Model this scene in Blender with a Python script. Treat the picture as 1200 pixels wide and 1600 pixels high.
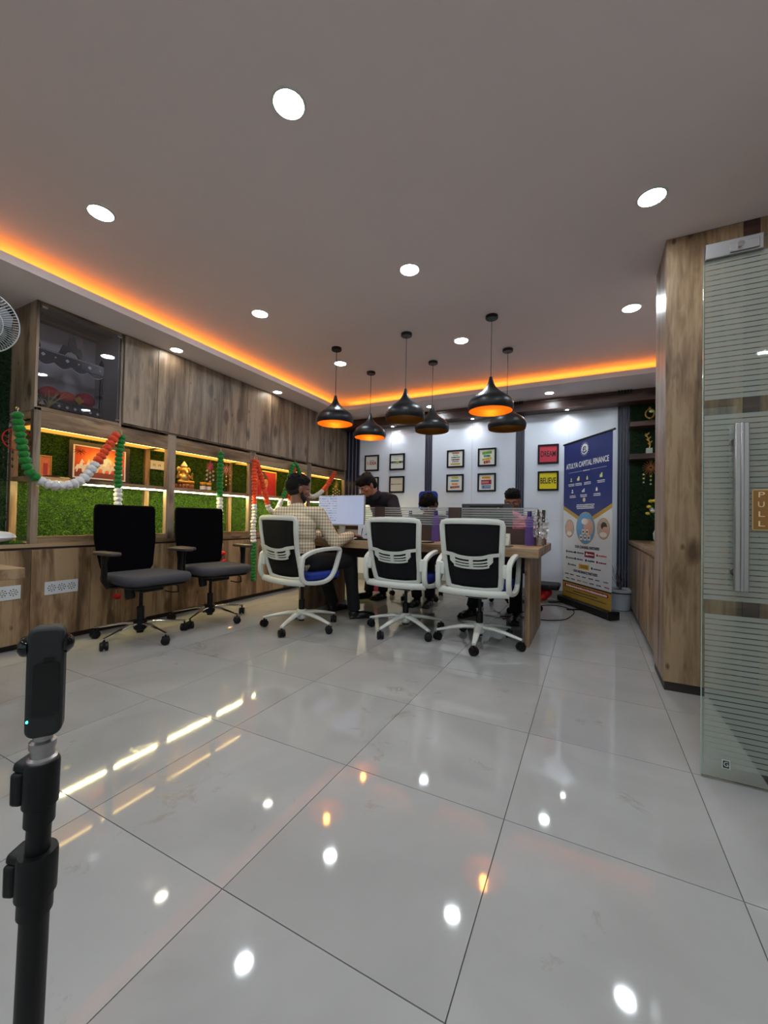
import bpy, bmesh, math, random
import numpy as np
from mathutils import Vector, Matrix, Euler
random.seed(7); PI = math.pi
for o in list(bpy.data.objects): bpy.data.objects.remove(o)
SC = bpy.context.scene; COL = SC.collection

# ---------------- camera, world, exposure ----------------
cam_d = bpy.data.cameras.new('camera'); cam = bpy.data.objects.new('camera', cam_d); COL.objects.link(cam)
RX = Vector((0.89168548, 0.45225627, 0.01900691)); UP = Vector((-0.00932646, -0.02362491, 0.99967739)); FW = Vector((-0.4525594, 0.89157508, 0.01684804))
cam.matrix_world = Matrix(((RX.x, UP.x, -FW.x, 0), (RX.y, UP.y, -FW.y, 0), (RX.z, UP.z, -FW.z, 0.9642), (0, 0, 0, 1)))
cam_d.sensor_fit = 'VERTICAL'; cam_d.sensor_height = 36; cam_d.lens = 36 * 633.75 / 1600; cam_d.clip_start = 0.02
SC.camera = cam
W = bpy.data.worlds.new('world'); SC.world = W; W.use_nodes = True
W.node_tree.nodes['Background'].inputs[0].default_value = (0.86, 0.93, 1.0, 1); W.node_tree.nodes['Background'].inputs[1].default_value = 0.9
SC.view_settings.view_transform = 'Standard'; SC.view_settings.look = 'None'; SC.view_settings.gamma = 1
SC.view_settings.exposure = 0.0
DOWN = 205.0        # radiance of the ceiling downlights
COVE = 2.4; STRIP_TOP = 2.5; STRIP_MID = 56.0; SPOT = 3.2

# ---------------- materials ----------------
def srgb(r, g, b):
    f = lambda c: (c / 255) / 12.92 if c / 255 <= 0.04045 else ((c / 255 + 0.055) / 1.055) ** 2.4
    return (f(r), f(g), f(b), 1)
MATS = {}
def M(name, col, rough=0.5, metal=0.0, emit=None, es=0.0, noise=0.0, nscale=8.0, bump=0.0, bscale=200.0, sheen=0.0, trans=0.0, coat=0.0, spec=0.5):
    if name in MATS: return MATS[name]
    m = bpy.data.materials.new(name); m.use_nodes = True; nt = m.node_tree; b = nt.nodes['Principled BSDF']
    c = srgb(*col)
    b.inputs['Base Color'].default_value = c; b.inputs['Roughness'].default_value = rough; b.inputs['Metallic'].default_value = metal
    b.inputs['Transmission Weight'].default_value = trans; b.inputs['Coat Weight'].default_value = coat; b.inputs['Specular IOR Level'].default_value = spec
    if sheen: b.inputs['Sheen Weight'].default_value = sheen
    if emit: b.inputs['Emission Color'].default_value = (*emit, 1); b.inputs['Emission Strength'].default_value = es
    tc = nt.nodes.new('ShaderNodeTexCoord')
    n = nt.nodes.new('ShaderNodeTexNoise'); n.inputs['Scale'].default_value = nscale; n.inputs['Detail'].default_value = 4
    nt.links.new(tc.outputs['Object'], n.inputs['Vector'])
    mix = nt.nodes.new('ShaderNodeMix'); mix.data_type = 'RGBA'
    k = noise if noise else 0.04
    mix.inputs[6].default_value = tuple(x * (1 - k) for x in c[:3]) + (1,); mix.inputs[7].default_value = tuple(min(1, x * (1 + k)) for x in c[:3]) + (1,)
    nt.links.new(n.outputs['Fac'], mix.inputs[0]); nt.links.new(mix.outputs[2], b.inputs['Base Color'])
    if bump:
        n2 = nt.nodes.new('ShaderNodeTexNoise'); n2.inputs['Scale'].default_value = bscale; nt.links.new(tc.outputs['Object'], n2.inputs['Vector'])
        bp = nt.nodes.new('ShaderNodeBump'); bp.inputs['Strength'].default_value = bump; bp.inputs['Distance'].default_value = 0.01
        nt.links.new(n2.outputs['Fac'], bp.inputs['Height']); nt.links.new(bp.outputs[0], b.inputs['Normal'])
    MATS[name] = m; return m
def wood(name, axis, dark, mid, light, rough=0.42, scale=1.0):
    m = bpy.data.materials.new(name); m.use_nodes = True; nt = m.node_tree; b = nt.nodes['Principled BSDF']; L = nt.links.new
    tc = nt.nodes.new('ShaderNodeTexCoord'); oi = nt.nodes.new('ShaderNodeObjectInfo')
    off = nt.nodes.new('ShaderNodeVectorMath'); off.operation = 'MULTIPLY_ADD'
    cmb = nt.nodes.new('ShaderNodeCombineXYZ')
    for i in range(3): L(oi.outputs['Random'], cmb.inputs[i])
    off.inputs[1].default_value = (17, 23, 31); L(cmb.outputs[0], off.inputs[0]); L(tc.outputs['Object'], off.inputs[2])
    s = [7, 7, 7]; s['xyz'.index(axis)] = 0.9
    mp = nt.nodes.new('ShaderNodeMapping'); mp.inputs['Scale'].default_value = [x * scale for x in s]; L(off.outputs[0], mp.inputs['Vector'])
    n1 = nt.nodes.new('ShaderNodeTexNoise'); n1.inputs['Scale'].default_value = 1.0; n1.inputs['Detail'].default_value = 5; n1.inputs['Distortion'].default_value = 0.9; L(mp.outputs[0], n1.inputs['Vector'])
    s2 = [70, 70, 70]; s2['xyz'.index(axis)] = 2.2
    mp2 = nt.nodes.new('ShaderNodeMapping'); mp2.inputs['Scale'].default_value = s2; L(off.outputs[0], mp2.inputs['Vector'])
    n2 = nt.nodes.new('ShaderNodeTexNoise'); n2.inputs['Scale'].default_value = 1.0; n2.inputs['Detail'].default_value = 3; L(mp2.outputs[0], n2.inputs['Vector'])
    s3 = [6, 6, 6]; s3['xyz'.index(axis)] = 2.6
    mp3 = nt.nodes.new('ShaderNodeMapping'); mp3.inputs['Scale'].default_value = s3; L(off.outputs[0], mp3.inputs['Vector'])
    vo = nt.nodes.new('ShaderNodeTexVoronoi'); vo.inputs['Scale'].default_value = 1.0; L(mp3.outputs[0], vo.inputs['Vector'])
    knot = nt.nodes.new('ShaderNodeMapRange'); knot.inputs[1].default_value = 0.03; knot.inputs[2].default_value = 0.26; knot.inputs[3].default_value = 0.34; knot.inputs[4].default_value = 0.0
    L(vo.outputs['Distance'], knot.inputs[0])
    a0 = nt.nodes.new('ShaderNodeMath'); a0.operation = 'MULTIPLY_ADD'; a0.inputs[1].default_value = 0.22; L(n2.outputs['Fac'], a0.inputs[0]); L(n1.outputs['Fac'], a0.inputs[2])
    s4 = [26, 26, 26]; s4['xyz'.index(axis)] = 5.0
    mp4 = nt.nodes.new('ShaderNodeMapping'); mp4.inputs['Scale'].default_value = s4; L(off.outputs[0], mp4.inputs['Vector'])
    n4 = nt.nodes.new('ShaderNodeTexNoise'); n4.inputs['Scale'].default_value = 1.0; n4.inputs['Detail'].default_value = 6; n4.inputs['Distortion'].default_value = 1.4; L(mp4.outputs[0], n4.inputs['Vector'])
    a = nt.nodes.new('ShaderNodeMath'); a.operation = 'MULTIPLY_ADD'; a.inputs[1].default_value = 0.28; L(n4.outputs['Fac'], a.inputs[0]); L(a0.outputs[0], a.inputs[2])
    vo2 = nt.nodes.new('ShaderNodeTexVoronoi'); vo2.inputs['Scale'].default_value = 1.0; mp5 = nt.nodes.new('ShaderNodeMapping'); s5 = [7.5, 7.5, 7.5]; s5['xyz'.index(axis)] = 4.5; mp5.inputs['Scale'].default_value = s5; L(off.outputs[0], mp5.inputs['Vector']); L(mp5.outputs[0], vo2.inputs['Vector'])
    k2 = nt.nodes.new('ShaderNodeMapRange'); k2.inputs[1].default_value = 0.02; k2.inputs[2].default_value = 0.11; k2.inputs[3].default_value = 0.28; k2.inputs[4].default_value = 0.0; L(vo2.outputs['Distance'], k2.inputs[0])
    aa = nt.nodes.new('ShaderNodeMath'); aa.operation = 'SUBTRACT'; L(a.outputs[0], aa.inputs[0]); L(k2.outputs[0], aa.inputs[1]); a = aa
    sb = nt.nodes.new('ShaderNodeMath'); sb.operation = 'SUBTRACT'; L(a.outputs[0], sb.inputs[0]); L(knot.outputs[0], sb.inputs[1])
    cr = nt.nodes.new('ShaderNodeValToRGB'); e = cr.color_ramp.elements
    e[0].position = 0.56; e[0].color = srgb(*dark); e[1].position = 0.86; e[1].color = srgb(*light)
    x = e.new(0.70); x.color = srgb(*mid)
    L(sb.outputs[0], cr.inputs[0]); L(cr.outputs[0], b.inputs['Base Color'])
    b.inputs['Roughness'].default_value = rough
    bp = nt.nodes.new('ShaderNodeBump'); bp.inputs['Strength'].default_value = 0.15; bp.inputs['Distance'].default_value = 0.002
    L(n2.outputs['Fac'], bp.inputs['Height']); L(bp.outputs[0], b.inputs['Normal'])
    MATS[name] = m; return m
WD, WM, WL = (82, 62, 43), (122, 95, 68), (160, 133, 102)
wood_v = wood('oak_vertical', 'z', WD, WM, WL); wood_x = wood('oak_along_x', 'x', WD, WM, WL); wood_y = wood('oak_along_y', 'y', WD, WM, WL)
wood_dark = wood('walnut_dark', 'x', (52, 33, 28), (76, 50, 43), (96, 66, 57), 0.35)
wood_gv = wood('oak_greyed_by_light', 'z', (86, 71, 58), (122, 103, 86), (152, 133, 114), 0.4)  # same oak, greyed in colour for how light falls on the cupboards
def glassy(name, tint, gloss_rough=0.02, ior=1.5, dens=1.0):
    m = bpy.data.materials.new(name); m.use_nodes = True; nt = m.node_tree; nt.nodes.clear(); L = nt.links.new
    out = nt.nodes.new('ShaderNodeOutputMaterial'); tr = nt.nodes.new('ShaderNodeBsdfTransparent'); tr.inputs[0].default_value = (*tint, 1)
    gl = nt.nodes.new('ShaderNodeBsdfGlossy'); gl.inputs['Roughness'].default_value = gloss_rough; gl.inputs[0].default_value = (0.9, 0.95, 0.93, 1)
    fr = nt.nodes.new('ShaderNodeFresnel'); fr.inputs[0].default_value = ior
    mx = nt.nodes.new('ShaderNodeMixShader'); L(fr.outputs[0], mx.inputs[0]); L(tr.outputs[0], mx.inputs[1]); L(gl.outputs[0], mx.inputs[2]); L(mx.outputs[0], out.inputs[0])
    MATS[name] = m; return m
glass_clear = glassy('clear_glass', (0.90, 0.94, 0.92)); glass_tint = glassy('smoked_glass', (0.94, 0.94, 0.97), 0.01, 1.6)
def frosted(name, col, k, rough=0.45):
    m = bpy.data.materials.new(name); m.use_nodes = True; nt = m.node_tree; nt.nodes.clear(); L = nt.links.new
    out = nt.nodes.new('ShaderNodeOutputMaterial'); tr = nt.nodes.new('ShaderNodeBsdfTransparent')
    pb = nt.nodes.new('ShaderNodeBsdfPrincipled'); pb.inputs['Base Color'].default_value = (*col, 1); pb.inputs['Roughness'].default_value = rough
    tl = nt.nodes.new('ShaderNodeBsdfTranslucent'); tl.inputs[0].default_value = (*col, 1)
    tc = nt.nodes.new('ShaderNodeTexCoord'); n = nt.nodes.new('ShaderNodeTexNoise'); n.inputs['Scale'].default_value = 160; L(tc.outputs['Object'], n.inputs['Vector'])
    bp = nt.nodes.new('ShaderNodeBump'); bp.inputs['Strength'].default_value = 0.5; bp.inputs['Distance'].default_value = 0.003; L(n.outputs['Fac'], bp.inputs['Height']); L(bp.outputs[0], pb.inputs['Normal'])
    m1 = nt.nodes.new('ShaderNodeMixShader'); m1.inputs[0].default_value = 0.4; L(pb.outputs[0], m1.inputs[1]); L(tl.outputs[0], m1.inputs[2])
    m2 = nt.nodes.new('ShaderNodeMixShader'); m2.inputs[0].default_value = k; L(tr.outputs[0], m2.inputs[1]); L(m1.outputs[0], m2.inputs[2]); L(m2.outputs[0], out.inputs[0])
    MATS[name] = m; return m
frost = frosted('frosted_film', (0.55, 0.58, 0.53), 0.38); frost2 = frosted('frosted_band', (0.62, 0.64, 0.66), 0.34)
def mesh_fabric(name, k=0.9):
    return frosted(name, (0.006, 0.006, 0.009), k, 0.8)
black_mesh = mesh_fabric('black_mesh_fabric', 0.93)
def tile_mat():
    m = bpy.data.materials.new('polished_vitrified_tile'); m.use_nodes = True; nt = m.node_tree; b = nt.nodes['Principled BSDF']; L = nt.links.new
    g = nt.nodes.new('ShaderNodeNewGeometry'); oi = nt.nodes.new('ShaderNodeObjectInfo')
    cmb = nt.nodes.new('ShaderNodeCombineXYZ'); L(oi.outputs['Random'], cmb.inputs[0]); L(oi.outputs['Random'], cmb.inputs[2])
    off = nt.nodes.new('ShaderNodeVectorMath'); off.operation = 'MULTIPLY_ADD'; off.inputs[1].default_value = (13, 13, 13); L(cmb.outputs[0], off.inputs[0]); L(g.outputs['Position'], off.inputs[2])
    n1 = nt.nodes.new('ShaderNodeTexNoise'); n1.inputs['Scale'].default_value = 1.6; n1.inputs['Detail'].default_value = 6; n1.inputs['Distortion'].default_value = 1.2; L(off.outputs[0], n1.inputs['Vector'])
    cr = nt.nodes.new('ShaderNodeValToRGB'); e = cr.color_ramp.elements; e[0].position = 0.3; e[0].color = srgb(151, 149, 148); e[1].position = 0.7; e[1].color = srgb(165, 163, 162); L(n1.outputs['Fac'], cr.inputs[0])
    n2 = nt.nodes.new('ShaderNodeTexNoise'); n2.inputs['Scale'].default_value = 7; n2.inputs['Detail'].default_value = 8; n2.inputs['Roughness'].default_value = 0.72; n2.inputs['Distortion'].default_value = 0.6; L(g.outputs['Position'], n2.inputs['Vector'])
    n3 = nt.nodes.new('ShaderNodeTexNoise'); n3.inputs['Scale'].default_value = 1.7; n3.inputs['Detail'].default_value = 2; L(g.outputs['Position'], n3.inputs['Vector'])
    a = nt.nodes.new('ShaderNodeMath'); a.operation = 'MULTIPLY_ADD'; a.inputs[1].default_value = 0.55; L(n3.outputs['Fac'], a.inputs[0]); L(n2.outputs['Fac'], a.inputs[2])
    mr = nt.nodes.new('ShaderNodeMapRange'); mr.inputs[1].default_value = 0.905; mr.inputs[2].default_value = 1.03; mr.inputs[3].default_value = 0; mr.inputs[4].default_value = 0.55; L(a.outputs[0], mr.inputs[0])
    mx = nt.nodes.new('ShaderNodeMix'); mx.data_type = 'RGBA'; mx.inputs[7].default_value = srgb(120, 108, 96); L(mr.outputs[0], mx.inputs[0]); L(cr.outputs[0], mx.inputs[6]); L(mx.outputs[2], b.inputs['Base Color'])
    mr2 = nt.nodes.new('ShaderNodeMapRange'); mr2.inputs[1].default_value = 0.0; mr2.inputs[2].default_value = 0.55; mr2.inputs[3].default_value = 0.045; mr2.inputs[4].default_value = 0.3; L(mr.outputs[0], mr2.inputs[0]); L(mr2.outputs[0], b.inputs['Roughness'])
    b.inputs['IOR'].default_value = 1.52
    return m
tile_m = tile_mat()
ceil_m = M('ceiling_paint', (232, 220, 220), 0.85, noise=0.02, nscale=2); white_paint = M('white_paint', (214, 212, 208), 0.6)
panel_white = M('glossy_white_wall_panel', (218, 226, 240), 0.2, bump=0.25, bscale=9, noise=0.03, nscale=6)
grout = M('grey_grout', (96, 92, 88), 0.8); black_granite = M('black_granite', (26, 25, 25), 0.12, noise=0.3, nscale=60)
black_pl = M('black_plastic', (9, 9, 11), 0.45, spec=0.3); black_fab = M('black_fabric', (3, 3, 6), 1.0, bump=0.3, bscale=400, spec=0.08); grey_fab = M('grey_fabric', (60, 60, 67), 0.9, bump=0.3, bscale=300)
white_pl = M('white_plastic', (205, 207, 200), 0.38, noise=0.03); blue_fab = M('blue_fabric', (22, 48, 140), 0.85, bump=0.2, bscale=300); chrome = M('chrome', (225, 225, 225), 0.09, 1.0)
steel = M('brushed_steel', (168, 164, 164), 0.32, 1.0); skirt_dark = M('dark_wood_plinth', (40, 28, 22), 0.5)
black_metal = M('black_lamp_metal', (26, 27, 30), 0.38, 0.35); gold_in = M('gold_leaf_inside', (170, 116, 44), 0.45, 0.4)
gold = M('gold_metal', (200, 160, 84), 0.3, 0.9, noise=0.2, nscale=60); gold_print = M('gold_print', (160, 140, 70), 0.5)
e_white = M('downlight_diffuser', (255, 255, 255), 0.5, emit=(0.86, 0.95, 1.0), es=DOWN)
e_warmspot = M('spot_lens', (255, 255, 255), 0.5, emit=(1.0, 0.98, 0.95), es=DOWN)
e_low = M('warm_downlight_diffuser', (255, 250, 240), 0.5, emit=(1.0, 0.93, 0.78), es=DOWN * 0.2)
e_strip = M('warm_led_strip', (255, 240, 200), 0.5, emit=(1.0, 0.70, 0.22), es=STRIP_TOP * 8)
e_mid = M('white_led_strip', (255, 250, 220), 0.5, emit=(1.0, 0.86, 0.38), es=STRIP_MID * 3)
e_amber = M('amber_board_glow', (230, 160, 60), 0.5, emit=(1.0, 0.46, 0.05), es=1.0)  # glow that stands for strip light falling on the board underside
e_cove = M('orange_cove_strip', (255, 160, 60), 0.5, emit=(1.0, 0.31, 0.03), es=COVE * 8)
e_bulb = M('lit_bulb', (255, 220, 160), 0.5, emit=(1.0, 0.42, 0.06), es=30)
bulb_off = M('unlit_bulb', (230, 225, 210), 0.2)
m_orange = M('orange_wool', (214, 66, 16), 0.95, noise=0.25, nscale=120, sheen=0.3); m_white = M('white_wool', (206, 204, 206), 0.95, noise=0.12, nscale=120, sheen=0.3); m_green = M('green_wool', (10, 112, 30), 0.95, noise=0.25, nscale=120, sheen=0.3)
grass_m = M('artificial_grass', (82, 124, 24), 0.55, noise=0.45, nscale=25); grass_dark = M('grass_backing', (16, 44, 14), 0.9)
skin = M('skin', (120, 78, 56), 0.55, noise=0.06, nscale=30); skin2 = M('skin_fair', (160, 106, 80), 0.55, noise=0.06, nscale=30)
hair_m = M('black_hair', (9, 7, 7), 0.75, noise=0.3, nscale=200, bump=0.8, bscale=200, spec=0.2); beard_m = M('beard_hair', (20, 15, 13), 0.8)
cloth_navy = M('navy_cotton', (17, 18, 34), 0.85, noise=0.1, nscale=20); cloth_black = M('black_trousers', (9, 9, 11), 0.85); shoe_m = M('black_leather', (12, 11, 12), 0.35)
red_m = M('red_cloth', (186, 22, 26), 0.7, noise=0.15); pink_m = M('pink_fluff', (226, 110, 150), 0.9, sheen=0.4, noise=0.1, nscale=60)
frame_black = M('black_picture_frame', (5, 5, 9), 0.5, spec=0.25); paper = M('white_print_paper', (222, 222, 216), 0.6); ink = M('black_ink', (16, 16, 18), 0.6)
navy_slat = M('pale_groove', (138, 142, 168), 0.4); slat_light = M('navy_slat_face', (17, 19, 42), 0.35)
# ---------------- mesh helpers ----------------
class MB:
    def __init__(s): s.v = []; s.f = []; s.T = None
    def add(s, vs, fs):
        b = len(s.v)
        if s.T is not None: vs = [tuple(s.T @ Vector(p)) for p in vs]
        s.v += [tuple(p) for p in vs]; s.f += [tuple(i + b for i in f) for f in fs]; return s
    def box(s, a, b):
        x0, y0, z0 = a; x1, y1, z1 = b
        return s.add([(x0, y0, z0), (x1, y0, z0), (x1, y1, z0), (x0, y1, z0), (x0, y0, z1), (x1, y0, z1), (x1, y1, z1), (x0, y1, z1)],
                     [(0, 3, 2, 1), (4, 5, 6, 7), (0, 1, 5, 4), (1, 2, 6, 5), (2, 3, 7, 6), (3, 0, 4, 7)])
    def obox(s, c, size, rot=(0, 0, 0)):
        R = Euler(rot).to_matrix(); c = Vector(c); h = [x / 2 for x in size]
        vs = [c + R @ Vector((sx * h[0], sy * h[1], sz * h[2])) for sz in (-1, 1) for sx, sy in ((-1, -1), (1, -1), (1, 1), (-1, 1))]
        return s.add(vs, [(0, 3, 2, 1), (4, 5, 6, 7), (0, 1, 5, 4), (1, 2, 6, 5), (2, 3, 7, 6), (3, 0, 4, 7)])
    def cyl(s, p0, p1, r0, r1=None, n=16):
        return s.tube([p0, p1], [r0, r0 if r1 is None else r1], n)
    def tube(s, pts, r, n=8, closed=False, flat=None, up=None, sq=1.0):
        pts = [Vector(p) for p in pts]; k = len(pts); rs = r if isinstance(r, (list, tuple)) else [r] * k
        vs = []; prev = None
        for i, p in enumerate(pts):
            a = pts[(i - 1) % k] if (closed or i > 0) else p; b = pts[(i + 1) % k] if (closed or i < k - 1) else p
            t = (b - a).normalized() if (b - a).length > 1e-9 else Vector((0, 0, 1))
            if up is not None: u = Vector(up)
            elif prev is None: u = Vector((0, 0, 1)) if abs(t.z) < 0.9 else Vector((1, 0, 0))
            else: u = prev
            x = t.cross(u)
            if x.length < 1e-6: x = t.cross(Vector((0.3, 1, 0.2)))
            x.normalize(); y = x.cross(t).normalized(); prev = y
            for j in range(n):
                an = 2 * PI * j / n
                fx, fy = (1, 1) if flat is None else flat; ca, sa = math.cos(an), math.sin(an)
                if sq != 1.0: ca = math.copysign(abs(ca) ** sq, ca); sa = math.copysign(abs(sa) ** sq, sa)
                vs.append(p + (x * ca * fx + y * sa * fy) * rs[i])
        fs = []
        for i in range(k if closed else k - 1):
            for j in range(n):
                a = i * n + j; b = i * n + (j + 1) % n; c = ((i + 1) % k) * n + (j + 1) % n; d = ((i + 1) % k) * n + j; fs.append((a, b, c, d))
        if not closed: fs.append(tuple(reversed(range(n)))); fs.append(tuple((k - 1) * n + j for j in range(n)))
        return s.add(vs, fs)
    def lathe(s, prof, c=(0, 0, 0), n=24, cap=True, rot=None):
        c = Vector(c); vs = []; R = Euler(rot).to_matrix() if rot else Matrix.Identity(3)
        for r, z in prof:
            for j in range(n): vs.append(c + R @ Vector((r * math.cos(2 * PI * j / n), r * math.sin(2 * PI * j / n), z)))
        k = len(prof); fs = [(i * n + j, i * n + (j + 1) % n, (i + 1) * n + (j + 1) % n, (i + 1) * n + j) for i in range(k - 1) for j in range(n)]
        if cap: fs.append(tuple(reversed(range(n)))); fs.append(tuple((k - 1) * n + j for j in range(n)))
        return s.add(vs, fs)
    def ell(s, c, r, rot=(0, 0, 0), nu=16, nv=10):
        if not hasattr(r, '__len__'): r = (r, r, r)
        R = rot if isinstance(rot, Matrix) else Euler(rot).to_matrix(); c = Vector(c); vs = [c + R @ Vector((0, 0, -r[2]))]
        for i in range(1, nv):
            ph = -PI / 2 + PI * i / nv
            for j in range(nu):
                th = 2 * PI * j / nu; vs.append(c + R @ Vector((r[0] * math.cos(ph) * math.cos(th), r[1] * math.cos(ph) * math.sin(th), r[2] * math.sin(ph))))
        vs.append(c + R @ Vector((0, 0, r[2]))); fs = []; last = len(vs) - 1
        for j in range(nu): fs.append((0, 1 + (j + 1) % nu, 1 + j)); fs.append((last, last - nu + j, last - nu + (j + 1) % nu))
        for i in range(nv - 2):
            for j in range(nu): a = 1 + i * nu + j; b = 1 + i * nu + (j + 1) % nu; fs.append((a, b, b + nu, a + nu))
        return s.add(vs, fs)
    def cap(s, p0, p1, r0, r1=None, n=12):   # round-ended tapered limb
        r1 = r0 if r1 is None else r1; p0, p1 = Vector(p0), Vector(p1)
        s.tube([p0, p1], [r0, r1], n); s.ell(p0, r0, nu=n, nv=8); s.ell(p1, r1, nu=n, nv=8); return s
    def prism(s, pts, plane, lo, hi):        # pts 2-D polygon; plane 'xy','xz','yz'
        def P(a, b, h): return {'xy': (a, b, h), 'xz': (a, h, b), 'yz': (h, a, b)}[plane]
        n = len(pts); vs = [P(a, b, lo) for a, b in pts] + [P(a, b, hi) for a, b in pts]
        return s.add(vs, [tuple(range(n)), tuple(n + i for i in reversed(range(n)))] + [(i, n + i, n + (i + 1) % n, (i + 1) % n) for i in range(n)])
    def build(s, name, mat, parent=None, bevel=0.0, smooth=True, origin=None, seg=2, angle=35):
        off = Vector((0, 0, 0)); q = parent
        while q is not None: off += q.location; q = q.parent
        if origin is not None: off = off + Vector(origin) if parent else Vector(origin)
        me = bpy.data.meshes.new(name); me.from_pydata([tuple(Vector(p) - off) for p in s.v], [], s.f)
        bm = bmesh.new(); bm.from_mesh(me); bmesh.ops.recalc_face_normals(bm, faces=bm.faces); bm.to_mesh(me); bm.free()
        me.materials.append(mat)
        if smooth:
            me.polygons.foreach_set('use_smooth', [True] * len(me.polygons)); me.set_sharp_from_angle(angle=math.radians(angle))
        o = bpy.data.objects.new(name, me); COL.objects.link(o)
        if parent: o.parent = parent; o.location = Vector(origin) if origin is not None else (0, 0, 0)
        elif origin is not None: o.location = origin
        if bevel:
            b = o.modifiers.new('bevel', 'BEVEL'); b.width = bevel; b.segments = seg; b.limit_method = 'ANGLE'
        return o
def box(name, a, b, mat, parent=None, bevel=0.0):
    return MB().box(a, b).build(name, mat, parent, bevel)
def tag(o, label=None, cat=None, group=None, kind=None):
    if label: o['label'] = label
    if cat: o['category'] = cat
    if group: o['group'] = group
    if kind: o['kind'] = kind
    return o
def thing(name, label, cat, loc=(0, 0, 0), rz=0, group=None):
    o = bpy.data.objects.new(name, None); o.empty_display_size = 0.1; COL.objects.link(o); o.location = loc; o.rotation_euler = (0, 0, rz)
    return tag(o, label, cat, group)
def base_of(mb):
    xs, ys, zs = zip(*mb.v); return ((min(xs) + max(xs)) / 2, (min(ys) + max(ys)) / 2, min(zs))
def single(name, mb, mat, label, cat, group=None, bevel=0.0, seg=2):
    return tag(mb.build(name, mat, None, bevel, origin=base_of(mb), seg=seg), label, cat, group)
def struct(name, mb, mat, parent=None, bevel=0.0):
    o = mb.build(name, mat, parent, bevel)
    if parent is None: o['kind'] = 'structure'
    return o
def ch(o): return [c for c in bpy.data.objects if c.parent == o]
def dup(o, loc=None, rz=None, parent=None, label=None, kids=None):
    kids = kids if kids is not None else {}
    c = o.copy(); COL.objects.link(c)
    if parent is not None: c.parent = parent
    if loc is not None: c.location = loc
    if rz is not None: c.rotation_euler = (0, 0, rz)
    if label: c['label'] = label
    for k in ch(o): dup(k, parent=c)
    return c
def rrect(w, h, r, n=5, cx=0, cy=0):
    out = []
    for sx, sy, a0 in ((1, 1, 0), (-1, 1, 90), (-1, -1, 180), (1, -1, 270)):
        for i in range(n + 1):
            a = math.radians(a0 + 90 * i / n); out.append((cx + sx * (w / 2 - r) + r * math.cos(a), cy + sy * (h / 2 - r) + r * math.sin(a)))
    return out
def arc(cx, cy, r, a0, a1, n): return [(cx + r * math.cos(math.radians(a0 + (a1 - a0) * i / n)), cy + r * math.sin(math.radians(a0 + (a1 - a0) * i / n))) for i in range(n + 1)]
def spline(pts, n=6):
    P = [Vector(p) for p in pts]; out = []
    for i in range(len(P) - 1):
        a = P[max(i - 1, 0)]; b = P[i]; c = P[i + 1]; d = P[min(i + 2, len(P) - 1)]
        for k in range(n):
            t = k / n; out.append(0.5 * ((2 * b) + (-a + c) * t + (2 * a - 5 * b + 4 * c - d) * t * t + (-a + 3 * b - 3 * c + d) * t ** 3))
    out.append(P[-1]); return out
def text(name, body, h, loc, rot, mat, parent=None, sx=1.0, extrude=0.0006, align='CENTER', width=None, bold=0.0):
    cu = bpy.data.curves.new(name, 'FONT'); cu.body = body; cu.size = h / 0.72; cu.align_x = align; cu.align_y = 'CENTER'; cu.extrude = extrude; cu.offset = bold; cu.materials.append(mat); cu.resolution_u = 3
    o = bpy.data.objects.new(name, cu); COL.objects.link(o)
    if width:
        bpy.context.view_layer.update(); w = o.dimensions.x; sx = width / max(w, 1e-4)
    off = Vector((0, 0, 0)); q = parent
    while q is not None: off += q.location; q = q.parent
    me = bpy.data.meshes.new_from_object(o.evaluated_get(bpy.context.evaluated_depsgraph_get())); me.name = name; bpy.data.objects.remove(o); bpy.data.curves.remove(cu)
    if not me.materials: me.materials.append(mat)
    o = bpy.data.objects.new(name, me); COL.objects.link(o)
    o.parent = parent; o.location = Vector(loc) - off; o.rotation_euler = rot; o.scale = (sx, 1, 1)
    return o
def blob(name, mb, mat, parent, voxel=0.007, smooth=5, sfac=0.5, offset=True):
    """fuse overlapping closed shapes into one continuous surface"""
    me = bpy.data.meshes.new(name); me.from_pydata(mb.v, [], mb.f)
    bm = bmesh.new(); bm.from_mesh(me); bmesh.ops.recalc_face_normals(bm, faces=bm.faces); bm.to_mesh(me); bm.free()
    t = bpy.data.objects.new('tmp', me); COL.objects.link(t)
    r = t.modifiers.new('r', 'REMESH'); r.mode = 'VOXEL'; r.voxel_size = voxel; r.use_smooth_shade = True
    if smooth: s = t.modifiers.new('s', 'SMOOTH'); s.iterations = smooth; s.factor = sfac
    dg = bpy.context.evaluated_depsgraph_get(); m2 = bpy.data.meshes.new_from_object(t.evaluated_get(dg)); bpy.data.objects.remove(t)
    off = Vector((0, 0, 0)); q = parent
    while q is not None: off += q.location; q = q.parent
    if parent is not None: m2.transform(Matrix.Translation(-off))
    m2.name = name; m2.materials.clear(); m2.materials.append(mat)
    m2.polygons.foreach_set('use_smooth', [True] * len(m2.polygons))
    o = bpy.data.objects.new(name, m2); COL.objects.link(o); o.parent = parent
    return o
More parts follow.
